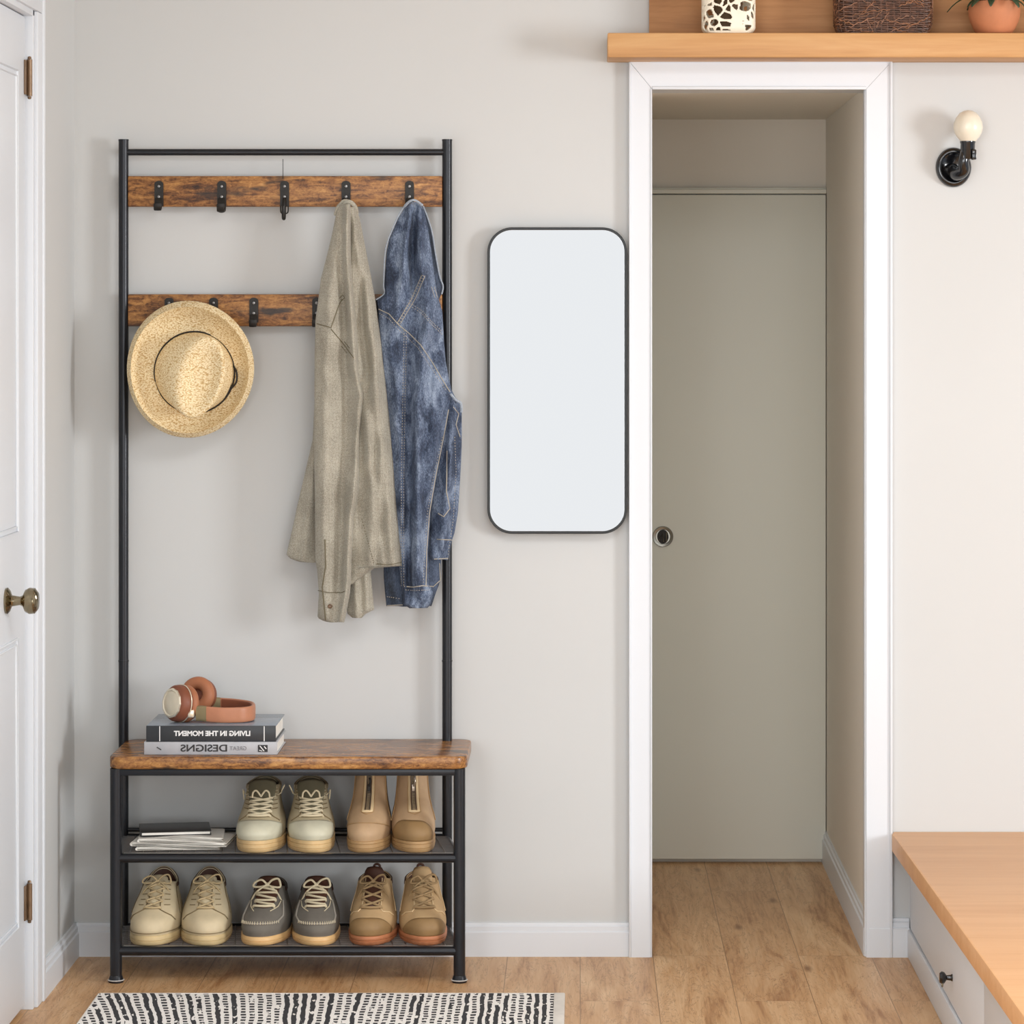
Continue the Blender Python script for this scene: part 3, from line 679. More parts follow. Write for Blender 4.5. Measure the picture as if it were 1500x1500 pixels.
# v, y front, z front, y back, z back, half width, z side
T_LOW = [(0, -.128, .022, .122, .022, .052, .022), (.14, -.132, .036, .126, .048, .0545, .036), (.28, -.121, .056, .127, .068, .053, .055), (.45, -.085, .074, .127, .088, .048, .075), (.65, -.045, .093, .125, .106, .042, .092), (.85, -.008, .112, .122, .124, .0385, .105), (1, .016, .124, .119, .138, .037, .113)]
T_WORK = [(0, -.128, .022, .122, .022, .052, .022), (.14, -.131, .040, .126, .048, .0545, .038), (.28, -.118, .058, .127, .068, .052, .056), (.45, -.085, .074, .127, .085, .048, .075), (.65, -.045, .095, .125, .103, .043, .094), (.85, -.008, .118, .122, .120, .040, .110), (1, .014, .132, .119, .130, .038, .120)]
T_MOC = [(0, -.128, .020, .122, .020, .050, .020), (.14, -.132, .036, .126, .045, .0525, .036), (.26, -.122, .054, .127, .062, .051, .052), (.42, -.088, .070, .126, .078, .0455, .070), (.65, -.045, .085, .124, .095, .040, .084), (.85, -.010, .105, .122, .106, .036, .095), (1, .014, .118, .119, .115, .034, .102)]
T_HI = [(0, -.126, .028, .120, .028, .050, .028), (.12, -.129, .043, .124, .052, .053, .040), (.24, -.114, .060, .125, .075, .051, .058), (.4, -.078, .075, .124, .095, .045, .078), (.6, -.036, .096, .121, .114, .040, .100), (.82, -.006, .120, .117, .130, .038, .120), (1, .010, .134, .113, .142, .037, .130)]
T_ZIP = [(0, -.124, .026, .118, .026, .048, .026), (.1, -.127, .042, .122, .05, .051, .04), (.22, -.112, .062, .122, .08, .050, .062), (.36, -.074, .082, .119, .105, .044, .088), (.52, -.030, .112, .114, .130, .040, .115), (.75, -.004, .150, .108, .160, .037, .152), (1, .002, .190, .106, .190, .0365, .190)]
def shoe(nm, tab, cx, shelfz, yaw, label, cat, group, mats, style, mirror=1, wide=1.06, extra=0):
    root = empty(nm, (P(cx, 0, -.295).x, -.168, shelfz), label, cat, group, rz=math.radians(yaw)); ORG[root.name] = Vector((0, 0, 0))
    # toe must sit above cx: compensate rotation
    root.location.x += -math.sin(math.radians(yaw)) * .13
    def Sf(u, v, off=0.0):
        yf, zf, yb, zb, W, zs = catmull(tab, v); c, s = math.cos(u), math.sin(u)
        yc, hl = (yf + yb) / 2, (yb - yf) / 2
        pc = .82 if c > 0 else .75
        y = yc - hl * sp(c, pc); x = W * wide * sp(s, .88)
        t = clamp((y + .01) / .13); x *= 1 - .2 * t * t * (1 - v * .6)
        x += mirror * -.006 * sstep(-.05, -.13, y)      # toe bends slightly inward
        cf = max(c, 0) ** 2; cb = max(-c, 0) ** 2; z = zf * cf + zb * cb + zs * (1 - cf - cb)
        p = Vector((x, y, z))
        if off:
            e = .02; a = Sf(u + e, v) - Sf(u - e, v); b = Sf(u, min(v + e, 1)) - Sf(u, max(v - e, 0)); nn = a.cross(b)
            nn = nn.normalized() if nn.length > 1e-9 else Vector((0, -1, 0))
            if nn.dot(Vector((math.sin(u), -math.cos(u), .6))) < 0: nn = -nn
            p = p + nn * off
        return p
    def patch(mb, u0, u1, v0, v1, off=0.0, nu=48, nv=24, thick=0, vfun=None):
        vs = []
        for j in range(nv + 1):
            for i in range(nu + 1):
                u = lerp(u0, u1, i / nu); va, vb_ = (v0, v1) if vfun is None else vfun(u); vs.append(Sf(u, lerp(va, vb_, j / nv), off))
        W = nu + 1; mb.add(vs, [[j * W + i, j * W + i + 1, (j + 1) * W + i + 1, (j + 1) * W + i] for j in range(nv) for i in range(nu)])
    nU = 72; nV = 30
    mb = MB(); vs = [Sf(2 * PI * i / nU, j / nV) for j in range(nV + 1) for i in range(nU)]
    # rolled rim
    for k, (dz, ins) in enumerate(((.002, .05), (.001, .10), (-.004, .12))):
        for i in range(nU):
            p = Sf(2 * PI * i / nU, 1); c = Vector((0, (catmull(tab, 1)[0] + catmull(tab, 1)[2]) / 2, p.z)); vs.append(p.lerp(c, ins) + Vector((0, 0, dz)))
    fs = [[j * nU + i, j * nU + (i + 1) % nU, (j + 1) * nU + (i + 1) % nU, (j + 1) * nU + i] for j in range(nV + 3) for i in range(nU)]
    mb.add(vs, fs); up = mb.build('upper', mats['upper'], root, local=True, sharp=70)
    # lining: inside of the shaft
    mb = MB(); vs = []; t1 = catmull(tab, 1); cy = (t1[0] + t1[2]) / 2
    lv = ((.0005, .11), (-.012, .12), (-.035, .14), (-.06, .2), (-.065, .9))
    for dz, ins in lv:
        for i in range(nU): p = Sf(2 * PI * i / nU, 1); vs.append(p.lerp(Vector((0, cy, p.z)), ins) + Vector((0, 0, dz)))
    n0 = len(lv); mb.add(vs, [[j * nU + i, j * nU + (i + 1) % nU, (j + 1) * nU + (i + 1) % nU, (j + 1) * nU + i] for j in range(n0 - 1) for i in range(nU)] + [[(n0 - 1) * nU + i for i in range(nU)]])
    mb.build('lining', mats['lining'], root, local=True, sharp=70)
    # collar band at the heel
    mb = MB(); patch(mb, PI * .42, PI * 1.58, .86, 1.0, .0014, 40, 6); mb.build('collar_band', mats['lining'] if style in ('low', 'moc', 'work') else mats['upper'], root, local=True, solid=.0015)
    # sole from outline
    z1 = tab[0][2]; mb = MB(); vs = []; prof = {'work': [(0, -.002, ), (.004, .0035), (.010, .004), (.011, .0025), (.0125, .0042), (z1 - .004, .0045), (z1 - .001, .003), (z1 + .001, -.002)]}.get(style, [(0, -.001), (.002, .002), (.006, .0035), (z1 * .45, .004), (z1 * .5, .0025), (z1 * .55, .0038), (z1 - .003, .0035), (z1 - .0005, .002), (z1 + .001, -.003)])
    if style in ('zip', 'hi'): prof = [(0, -.001), (.002, .002), (.0085, .0032), (.0095, .0018), (.0105, .0034), (.018, .0034), (.019, .002), (.020, .0035), (z1 - .001, .0032), (z1 + .001, -.002)]
    for z, o in prof:
        for i in range(nU):
            u = 2 * PI * i / nU; p = Sf(u, 0); d = Vector((math.sin(u), -math.cos(u), 0))
            w = 0
            if style == 'work' and z < .008: w = -.0022 * (math.sin(u * 26) > .2)
            q = p + d * (o + w); q.z = z; vs.append(q)
    n0 = len(prof); fs = [[j * nU + i, j * nU + (i + 1) % nU, (j + 1) * nU + (i + 1) % nU, (j + 1) * nU + i] for j in range(n0 - 1) for i in range(nU)]
    fs += [list(range(nU))[::-1], [(n0 - 1) * nU + i for i in range(nU)]]; mb.add(vs, fs); mb.build('sole', mats['sole'], root, local=True, sharp=50)
    lr = .0023
    def sl(uv, off=.0012, r=.0011, mb=None, n=6):
        pts = []
        for (u0, v0), (u1, v1) in zip(uv, uv[1:]):
            m = 8; pts += [Sf(lerp(u0, u1, i / m), lerp(v0, v1, i / m), off) for i in range(m)]
        pts.append(Sf(uv[-1][0], uv[-1][1], off)); tube(mb, pts, r, n)
    def lacing(vs_, ua, r=lr, off=.003, cross=True, bow=True, mat='lace', seed=0):
        mb = MB(); rnd = random.Random(seed + cx)
        def line(u0, v0, u1, v1):
            a, b = Sf(u0, v0, .001), Sf(u1, v1, .001); m = 10; pts = []
            for i in range(m + 1):
                t = i / m; q = Sf(lerp(u0, u1, t), lerp(v0, v1, t), off); pts.append(q)
            pts[0] = a; pts[-1] = b; tube(mb, pts, r, 8)
        for i, (a, b) in enumerate(zip(vs_, vs_[1:])):
            w = lerp(ua, ua * 1.25, i / len(vs_))
            if cross: line(-w, a, w, b + rnd.uniform(-.01, .01)); line(w, a, -w, b + rnd.uniform(-.01, .01))
            else: line(-w, a, w, a + .01); line(-w, b - .02, w, a + .03)
        line(-ua, vs_[0], ua, vs_[0])
        if bow:
            c = Sf(0, vs_[-1], .006)
            for s in (-1, 1):
                j = rnd.uniform(.85, 1.2)
                tube(mb, smooth_path([c, c + Vector((s * .012 * j, -.004, .012)), c + Vector((s * .026 * j, -.002, .010 + .004 * s)), c + Vector((s * .030 * j, .0, -.004)), c + Vector((s * .014 * j, -.005, -.004)), c], 6), r * .9, 8)
                tube(mb, smooth_path([c, c + Vector((s * .010, -.008, -.004)), c + Vector((s * .024 * j, -.012, -.016 * j)), c + Vector((s * .034 * j, -.014, -.034 * j)), c + Vector((s * .038 * j, -.016, -.044 * j))], 6), r * .8, 8)
            tube(mb, [c + Vector((-.004, -.001, 0)), c + Vector((.004, -.001, 0))], r * 2, 8)
        mb.build('laces', mat, root, local=True, sharp=60)
    def tongue(v0, h, w, mat, lean=.010, curve=.004):
        a = Sf(0, v0); tt = Sf(0, 1); mb = MB(); nx, ny = 12, 12; rows = []
        for j in range(ny + 1):
            t = j / ny; q = Sf(0, min(1, lerp(v0, 1 + (1 - v0) * .3, t)), .0008); ex = max(0, t - .77) / .23
            z = q.z + h * ex; y = q.y + lean * ex
            ww = w * (1 - .18 * (2 * abs(t - .75)) ** 2) * (1 if t < .9 else 1 - (t - .9) * 2.5)
            for i in range(nx + 1):
                s = 2 * i / nx - 1; rows.append(Vector((s * ww, y + curve * 2.2 * s * s, z - .005 * s * s * t)))
        W = nx + 1; mb.add(rows, [[j * W + i, j * W + i + 1, (j + 1) * W + i + 1, (j + 1) * W + i] for j in range(ny) for i in range(nx)])
        return mb.build('tongue', mat, root, local=True, solid=.004, sharp=80)
    if style == 'low':
        tongue(.55, .010, .020, mats['upper']); lacing([.46, .58, .70, .82, .94], .34, r=.0022, off=.0045, mat='lace_beige')
        for s in (-1, 1):
            mb = MB()
            sl([(s * 1.05, .24), (s * .85, .32), (s * .5, .40), (s * .30, .45), (s * .26, .60), (s * .28, .98)], r=.0012, mb=mb)
            sl([(s * 1.35, .30), (s * 1.3, .6), (s * 1.25, .96)], r=.0009, mb=mb)
            for k in range(5):
                v = .52 + k * .1; sl([(s * .45, v), (s * .75, v - .02)], r=.0010, mb=mb)
            mb.build('eyestay_seam', 'beige_seam', up, local=True)
        mb = MB(); sl([(u / 10 * 1.5, .07) for u in range(-10, 11)], r=.0009, mb=mb)
        mb.build('toe_seam', 'beige_seam', up, local=True)
    if style == 'moc':
        tongue(.5, .014, .027, 'brown_lining'); lacing([.50, .64, .78, .92], .50, r=.0028, off=.0055, mat='lace', cross=False, seed=3)
        mb = MB(); pts = [(-1.0, .62), (-1.02, .45), (-.98, .30), (-.75, .235)] + [(u / 6 * .6, .225) for u in range(-6, 7)] + [(.75, .235), (.98, .30), (1.02, .45), (1.0, .62)]
        sl(pts, r=.0022, mb=mb, n=8); mb.build('moccasin_seam', 'grey_seam', up, local=True)
        mb = MB()
        for k in range(-9, 10): sl([(k * .085, .21), (k * .085, .245)], off=.0035, r=.0008, mb=mb)
        for s in (-1, 1): sl([(s * .35, .42), (s * .7, .5), (s * .85, .62)], r=.0012, mb=mb)
        mb.build('stitching', 'lace', up, local=True)
    if style == 'work':
        tongue(.5, .022, .022, 'brown_lining' if extra == 0 else mats['upper']); lacing([.46, .60, .74, .88], .48, r=.0028, off=.0055, mat='lace_brown', seed=5)
        mb = MB(); vf = lambda u: (.0, .30 - .22 * (abs(u) / 1.05) ** 3)
        patch(mb, -1.05, 1.05, 0, .3, .0012, 36, 10, vfun=vf); mb.build('toe_cap', mats['toe'], root, local=True, solid=.0016)
        for s in (-1, 1):
            mb = MB(); sl([(s * 1.15, .28), (s * .9, .36), (s * .55, .40), (s * .42, .46), (s * .45, .98)], r=.0013, mb=mb); sl([(s * 1.45, .3), (s * 1.3, .95)], r=.001, mb=mb)
            mb.build('seam', 'camel_pale', up, local=True)
        mb = MB(); c = Sf(PI, .98); tube(mb, smooth_path([c + Vector((-.008, .0, -.01)), c + Vector((-.006, .002, .012)), c + Vector((.006, .002, .012)), c + Vector((.008, 0, -.01))], 5), .003, 8); mb.build('pull_tab', 'brown_lining', root, local=True)
    if style == 'hi':
        tongue(.42, .012, .031, mats['tongue']); lacing([.38, .46, .54, .62, .70], .52, r=.0026, off=.0055, mat='lace', bow=False, seed=1)
        mb = MB(); c = Sf(0, .70, .008)
        for s in (-1, 1):
            tube(mb, smooth_path([c, c + Vector((s * .010, -.004, .014)), c + Vector((s * .018, -.003, .010)), c + Vector((s * .020, -.002, -.002))], 5), .0021, 8)
            q = Sf(s * 1.2, .74, .003)
            if s == -mirror or True: tube(mb, smooth_path([Sf(s * .6, .70, .003), q, q + Vector((s * .004, -.004, .008)), q + Vector((s * (.010 if s == mirror else .002), -.004, .020 if s == mirror else -.014))], 5), .0016, 8)
        mb.build('lace_ends', 'lace', root, local=True)
        mb = MB(); vf = lambda u: (.0, .335 - .12 * (abs(u) / 1.15) ** 2)
        patch(mb, -1.15, 1.15, 0, .3, .0012, 36, 12, vfun=vf); mb.build('toe_cap', mats['toe'], root, local=True, solid=.0014)
        for s in (-1, 1):
            mb = MB(); sl([(s * 1.0, .28), (s * .7, .36), (s * .52, .42), (s * .5, .6), (s * .6, .98)], r=.0013, mb=mb)
            for k in range(6): v = .50 + k * .075; sl([(s * .62, v), (s * .95, v - .01)], r=.0011, mb=mb)
            mb.build('seam', 'beige_seam', up, local=True)
    if style == 'zip':
        mb = MB(); patch(mb, -.26, .26, .37, .99, .0012, 8, 30); mb.build('zip_guard', mats['pale'], root, local=True, solid=.0016)
        mb = MB(); sl([(-.09, .385), (-.09, .97)], off=.0034, r=.0017, mb=mb); sl([(.09, .385), (.09, .97)], off=.0034, r=.0017, mb=mb)
        for k in range(46): v = .39 + k * .0125; sl([(-.09, v), (.09, v)], off=.0036, r=.0009, mb=mb)
        z = mb.build('zip', 'zip', root, local=True)
        mb = MB(); c = Sf(0, .61, .006); boxm(mb, c - Vector((.0035, .002, .010)), c + Vector((.0035, .002, .010)), .001); lathe(mb, [(0, .003), (.003, .002), (.004, 0), (.003, -.002), (0, -.003)], c + Vector((0, -.002, -.014)), (0, -1, 0), 14)
        tube(mb, smooth_path([c + Vector((0, -.003, .006)), c + Vector((.004, -.006, .016)), c + Vector((.002, -.004, .026))], 5), .0022, 8)
        mb.build('zip_puller', 'dark' if extra == 0 else 'zip', z, local=True)
        mb = MB()
        for s in (-1, 1): sl([(s * .28, .37), (s * .28, .99)], r=.001, mb=mb); sl([(s * 1.4, .2), (s * 1.15, .5), (s * 1.2, .99)], r=.0012, mb=mb)
        sl([(-.28, .37), (0, .35), (.28, .37)], r=.0011, mb=mb)
        if extra == 0: sl([(u / 8 * 1.3, .24 - .10 * (abs(u) / 8) ** 2) for u in range(-8, 9)], r=.001, mb=mb)
        mb.build('seam', 'camel_sole', up, local=True)
        if extra:
            mb = MB(); vf = lambda u: (.0, .27 - .20 * (abs(u + .2) / 1.05) ** 3)
            patch(mb, -1.2, .85, 0, .3, .0012, 36, 10, vfun=vf); mb.build('toe_cap', 'tan_dark', root, local=True, solid=.0016)
    return root
mb_ = dict(upper='beige_nubuck', sole='beige_sole', lining='brown_lining'); mg = dict(upper='grey_suede', sole='gum_sole', lining='brown_lining')
mw = dict(upper='tan_suede', sole='brick_sole', lining='brown_lining', toe='tan_dark'); mk = dict(upper='khaki', sole='khaki_sole', lining='olive_tongue', tongue='olive_tongue', toe='khaki_toe')
mz = dict(upper='camel', sole='camel_sole', lining='tan_dark', pale='camel_pale')
GL, GU = 'pairs of shoes on the lower shelf', 'pairs of boots on the upper shelf'
shoe('derby_shoe', T_LOW, 220, ZS2, 0, 'beige nubuck lace-up shoe on lower shelf, closest to the left leg', 'shoe', GL, mb_, 'low', 1, 1.06)
shoe('derby_shoe', T_LOW, 298, ZS2, 3, 'beige nubuck lace-up shoe on lower shelf, next to the grey shoes', 'shoe', GL, mb_, 'low', -1, 1.05)
shoe('moccasin_shoe', T_MOC, 381, ZS2, -2, 'grey suede moccasin with gum sole, beside the beige shoes', 'shoe', GL, mg, 'moc', 1, 1.05)
shoe('moccasin_shoe', T_MOC, 461, ZS2, 3, 'grey suede moccasin with bow-tied laces, beside the brick-soled shoes', 'shoe', GL, mg, 'moc', -1, 1.04)
shoe('work_shoe', T_WORK, 542, ZS2, 0, 'tan suede work shoe with brick red sole, next to the grey moccasins', 'shoe', GL, mw, 'work', 1, 1.0, 0)
shoe('work_shoe', T_WORK, 622, ZS2, 5, 'tan suede work shoe with brick red sole, against the right rack leg', 'shoe', GL, mw, 'work', -1, 1.0, 1)
shoe('lace_up_boot', T_HI, 377, ZS1, 1, 'khaki high-top lace-up boot on upper shelf, nearest the magazines', 'boot', GU, mk, 'hi', 1, 1.06)
shoe('lace_up_boot', T_HI, 456, ZS1, 5, 'khaki high-top lace-up boot on upper shelf, nearest the zip boots', 'boot', GU, mk, 'hi', -1, 1.04)
shoe('zip_boot', T_ZIP, 536, ZS1, 0, 'camel leather front-zip ankle boot with plain toe, next to the lace-up boots', 'boot', GU, mz, 'zip', 1, .99, 0)
shoe('zip_boot', T_ZIP, 608, ZS1, 5, 'camel front-zip ankle boot with darker toe patch, nearest the right rack leg', 'boot', GU, mz, 'zip', -1, .99, 1)

# ------------------------------------------------------------------ books, headphones, magazines
def book(px0, px1, py0, py1, Yf, depth, z0, z1, cover, top, label, skew=0):
    a, b = P(px0, 0, Yf).x, P(px1, 0, Yf).x
    r = empty('book', ((a + b) / 2, Yf + depth / 2, z0), label, 'book', 'books stacked on the bench board')
    mb = MB(); t = .0022
    boxm(mb, (a, Yf, z0), (b, Yf + t, z1), .0012); boxm(mb, (a, Yf + .0005, z0), (b, Yf + depth, z0 + t), .0006)
    mb.build('cover', cover, r)
    mb = MB(); boxm(mb, (a, Yf + .0005, z1 - t), (b, Yf + depth, z1), .0006); mb.build('front_cover', top, r)
    mb = MB(); boxm(mb, (a + .004, Yf + t, z0 + t), (b - .004, Yf + depth - .004, z1 - t)); mb.build('page_block', 'pages', r)
    return r, a, b
zb0 = ZB + .0005; zb1 = zb0 + .0290; zb2 = zb1 + .0005; zb3 = zb2 + .0360
bk, a, b = book(211, 406, 1088, 1107, -.285, .21, zb0, zb1, 'book_grey', 'book_grey', 'silver grey hardback reading DESIGNS in mirrored letters, under the charcoal book')
zm = (zb0 + zb1) / 2
text_mesh('title_text', 'DESIGNS', .022, 'black_ink', bk, ((P(299, 0, -.285)).x, -.2856, zm), .106, bold=.0004)
text_mesh('title_text', 'GREAT', .013, 'grey_ink', bk, ((P(349, 0, -.285)).x, -.2856, zm), .038)
c = P(385, 0, -.285); mb = MB(); boxm(mb, (c.x - .011, -.2858, zm - .008), (c.x + .011, -.285, zm + .008)); em = mb.build('emblem', 'black_ink', bk)
mb = MB(); tube(mb, [(c.x - .007, -.2862, zm + .006), (c.x + .003, -.2862, zm - .006)], .0012, 6); tube(mb, [(c.x + .003, -.2862, zm + .005), (c.x + .008, -.2862, zm - .001)], .0012, 6); tube(mb, [(c.x - .008, -.2862, zm - .004), (c.x - .001, -.2862, zm - .006)], .001, 6); mb.build('emblem_mark', 'white_ink', em)
c = P(233, 0, -.285); mb = MB(); tube(mb, smooth_path([(c.x - .005, -.2856, zm + .003), (c.x, -.2856, zm), (c.x + .005, -.2856, zm - .003)], 4), .0011, 6); mb.build('spine_mark', 'black_ink', bk)
bk, a, b = book(214, 404, 1063, 1087, -.280, .215, zb2, zb3, 'book_dark', 'book_top', 'charcoal hardback reading LIVING IN THE MOMENT in mirrored letters, under the headphones')
zm = (zb2 + zb3) / 2
text_mesh('title_text', 'LIVING IN THE MOMENT', .0155, 'white_ink', bk, (P(311, 0, -.28).x, -.2806, zm), .174, bold=.0006)
for px in (234, 387): mb = MB(); x = P(px, 0, -.28).x; boxm(mb, (x - .001, -.2806, zb2 + .001), (x + .001, -.28, zb3 - .001)); mb.build('spine_bar', 'white_ink', bk)

def headphones():
    zt = zb3 + .0005; root = empty('headphones', (P(300, 0, -.2).x, -.19, zt), 'cognac leather headphones with champagne metal disc lying on the stacked books', 'headphones')
    def X(px, Y): return P(px, 0, Y).x
    near = Vector((X(261, -.225), -.218, zt + .043)); far = Vector((X(290, -.12), -.108, zt + .049))
    # headband lying on its edge, a U opening to the left
    up = (0, 0, 1); zc_ = zt + .019
    path = smooth_path([(X(301, -.235), -.235, zc_ + .002), (X(325, -.235), -.242, zc_), (X(352, -.23), -.236, zc_), (X(368, -.2), -.212, zc_), (X(372, -.17), -.176, zc_ + .001), (X(366, -.14), -.142, zc_ + .003), (X(345, -.12), -.118, zc_ + .005), (X(322, -.11), -.105, zc_ + .006)], 8)
    mb = MB(); tube(mb, path, .0045, 20, up=up, b=.0175); hb = mb.build('headband', 'hp', root, sharp=60)
    inner = [p + (Vector((X(335, -.17), -.172, p.z)) - p).normalized() * .0052 for p in path[3:-1]]
    mb = MB(); tube(mb, inner, .002, 14, up=up, b=.0155); mb.build('headband_padding', 'hp_dark', hb, sharp=60)
    mb = MB(); tube(mb, smooth_path([(X(288, -.23), -.230, zc_ + .003), (X(295, -.233), -.233, zc_ + .003), (X(303, -.235), -.236, zc_ + .002)], 4), .0055, 16, up=up, b=.0178); mb.build('slider', 'olive_metal', root, sharp=60)
    mb = MB(); tube(mb, smooth_path([(X(323, -.11), -.105, zc_ + .006), (X(312, -.11), -.104, zc_ + .008)], 4), .0052, 16, up=up, b=.0178); mb.build('slider', 'olive_metal', root, sharp=60)
    # near cup, metal disc turned to the left and the viewer
    ax = Vector((-.72, -.66, .12)).normalized()
    mb = MB(); lathe(mb, [(0.0000, -0.0168), (0.0360, -0.0168), (0.0414, -0.0108), (0.0426, 0.0000), (0.0414, 0.0096), (0.0372, 0.0156), (0.0312, 0.0180), (0.0000, 0.0180)], near, ax, 48); cup = mb.build('ear_cup', 'hp_dark', root, sharp=60)
    mb = MB(); lathe(mb, [(0.0288, 0.0156), (0.0342, 0.0174), (0.0342, 0.0216), (0.0300, 0.0234), (0.0276, 0.0216), (0.0000, 0.0198)], near, ax, 12); mb.build('disc', 'gold', cup, sharp=20)
    mb = MB(); lathe(mb, [(0.0000, 0.0204), (0.0252, 0.0222), (0.0270, 0.0210)], near, ax, 40); mb.build('disc_face', 'gold', cup)
    mb = MB(); q = ax.to_track_quat('Z', 'Y').to_matrix(); ring = [near - ax * .021 + q @ Vector((0.0312 * math.cos(t * PI / 18), 0.0312 * math.sin(t * PI / 18), 0)) for t in range(36)]
    tube(mb, ring, .0115, 14, closed=True); mb.build('ear_pad', 'hp_pad', cup)
    mb = MB(); rr = [near - ax * .006 + q @ Vector((0.0430 * math.cos(t * PI / 18), 0.0430 * math.sin(t * PI / 18), 0)) for t in range(36)]; tube(mb, rr, .0014, 8, closed=True); mb.build('trim_ring', 'gold', cup)
    mb = MB(); boxm(mb, near + Vector((.024, -.027, -.030)), near + Vector((.039, -.010, -.012)), .003); mb.build('hinge', 'gold', cup)
    # far cup: the padded inside faces the viewer
    ax2 = Vector((-.32, -.92, .20)).normalized(); q = ax2.to_track_quat('Z', 'Y').to_matrix()
    mb = MB(); lathe(mb, [(0.0000, -0.0260), (0.0330, -0.0236), (0.0401, -0.0142), (0.0401, -0.0024), (0.0354, 0.0024), (0.0000, 0.0000)], far, ax2, 40); c2 = mb.build('ear_cup', 'hp_dark', root, sharp=60)
    mb = MB(); ring = [far + ax2 * .006 + q @ Vector((0.0283 * math.cos(t * PI / 18), 0.0283 * math.sin(t * PI / 18), 0)) for t in range(36)]; tube(mb, ring, .0145, 16, closed=True); mb.build('ear_pad', 'hp_pad', c2)
headphones()

def magazines():
    X = lambda px: P(px, 0, -.27).x
    specs = [('magazine', 197, 318, .000, .0075, 'paper', 'white magazine lying at the bottom of the stack on the upper shelf', 4, 'magazine'),
             ('magazine', 194, 334, .0080, .0100, 'paper', 'thick folded white magazine in the middle of the stack beside the boots', -3, 'magazine'),
             ('magazine', 199, 322, .0185, .0085, 'paper', 'white magazine just under the black notebook on the upper shelf', 5, 'magazine')]
    for nm, p0, p1, dz, h, mt, lab, rz, cat in specs:
        z = ZS1 + .0015 + dz; cx = (X(p0) + X(p1)) / 2; r = empty(nm, (cx, -.19, z), lab, cat, 'magazines on the upper shoe shelf', rz=math.radians(rz)); ORG[r.name] = Vector((0, 0, 0))
        w = X(p1) - X(p0); n = 5
        # folded sheets: each leaf curls round the spine at the left
        for k in range(n):
            t = h / n; mb = MB(); zz = t * k; vs = []; m = 16; dy = .075 - .002 * k
            ww = w * (1 - .015 * ((k * 7) % 3))
            for i in range(m + 1):
                u = i / m; x = -w / 2 + ww * u; bul = .0014 * math.sin(u * PI) + .0012 * math.sin(u * 7 + k)
                for yy, zt in ((-dy, 0), (dy, 0), (dy, 1), (-dy, 1)): vs.append(Vector((x, yy, zz + bul * (1 if k else .2) + .0004 + zt * t * .55)))
            fs = []
            for i in range(m):
                for j in range(4): fs.append([i * 4 + j, i * 4 + (j + 1) % 4, (i + 1) * 4 + (j + 1) % 4, (i + 1) * 4 + j])
            fs += [[3, 2, 1, 0], [m * 4 + j for j in range(4)]]; mb.add(vs, fs)
            if k in (0, n - 1): mb.build('cover', mt, r, local=True)
            else: mb.build('page', 'pages', r, local=True)
        mb = MB(); tube(mb, smooth_path([(-w / 2 + .002, -.075, h * .1), (-w / 2 - .002, -.076, h * .3), (-w / 2 - .002, -.076, h * .65), (-w / 2 + .002, -.075, h * .9)], 4), .0012, 6, up=(0, 1, 0), b=.001)
        boxm(mb, (-w / 2 - .0015, -.075, .0006), (-w / 2 + .0005, .075, h - .001), .0008); mb.build('spine', mt, r, local=True)
    z = ZS1 + .0015 + .0285; r = empty('notebook', (X(252), -.17, z), 'black notebook lying on top of the white magazines', 'notebook', rz=math.radians(9)); ORG[r.name] = Vector((0, 0, 0))
    mb = MB(); boxm(mb, (-.085, -.065, 0), (.075, .065, .002), .001); boxm(mb, (-.085, -.065, .0075), (.075, .065, .0095), .001); boxm(mb, (-.087, -.065, .0), (-.084, .065, .0095), .001); mb.build('cover', 'notebook', r, local=True)
    mb = MB(); boxm(mb, (-.083, -.063, .002), (.072, .063, .0075)); mb.build('page_block', 'pages', r, local=True)
magazines()

# ------------------------------------------------------------------ wall mirror
def mirror():
    Yf = -.034; a, b = P(714, 333, Yf), P(918.5, 782, Yf); rr = .058
    root = empty('wall_mirror', ((a.x + b.x) / 2, 0, b.z), 'tall rounded rectangular mirror with thin black frame on the wall', 'mirror')
    def outline(ins, Y):
        r = rr - ins; out = []
        for cx, cz, a0 in ((b.x - rr, a.z - rr, 0), (a.x + rr, a.z - rr, PI / 2), (a.x + rr, b.z + rr, PI), (b.x - rr, b.z + rr, 1.5 * PI)):
            for k in range(13): t = a0 + PI / 2 * k / 12; out.append(Vector((cx + r * math.cos(t), Y, cz + r * math.sin(t))))
        return out
    rings = [outline(0, -.001), outline(0, Yf + .001), outline(.001, Yf), outline(.0052, Yf), outline(.006, Yf + .001), outline(.0065, Yf + .006)]
    n = len(rings[0]); mb = MB(); mb.add([p for r in rings for p in r], [[i * n + j, i * n + (j + 1) % n, (i + 1) * n + (j + 1) % n, (i + 1) * n + j] for i in range(len(rings) - 1) for j in range(n)])
    mb.build('frame', 'mirror_frame', root, sharp=30)
    mb = MB(); o = outline(.0058, Yf + .004); o2 = outline(.0058, Yf + .008); mb.add(o + o2, [list(range(n)), list(range(n, 2 * n))[::-1]] + [[j, (j + 1) % n, n + (j + 1) % n, n + j] for j in range(n)]); mb.build('glass', 'mirror', root, sharp=30)
mirror()

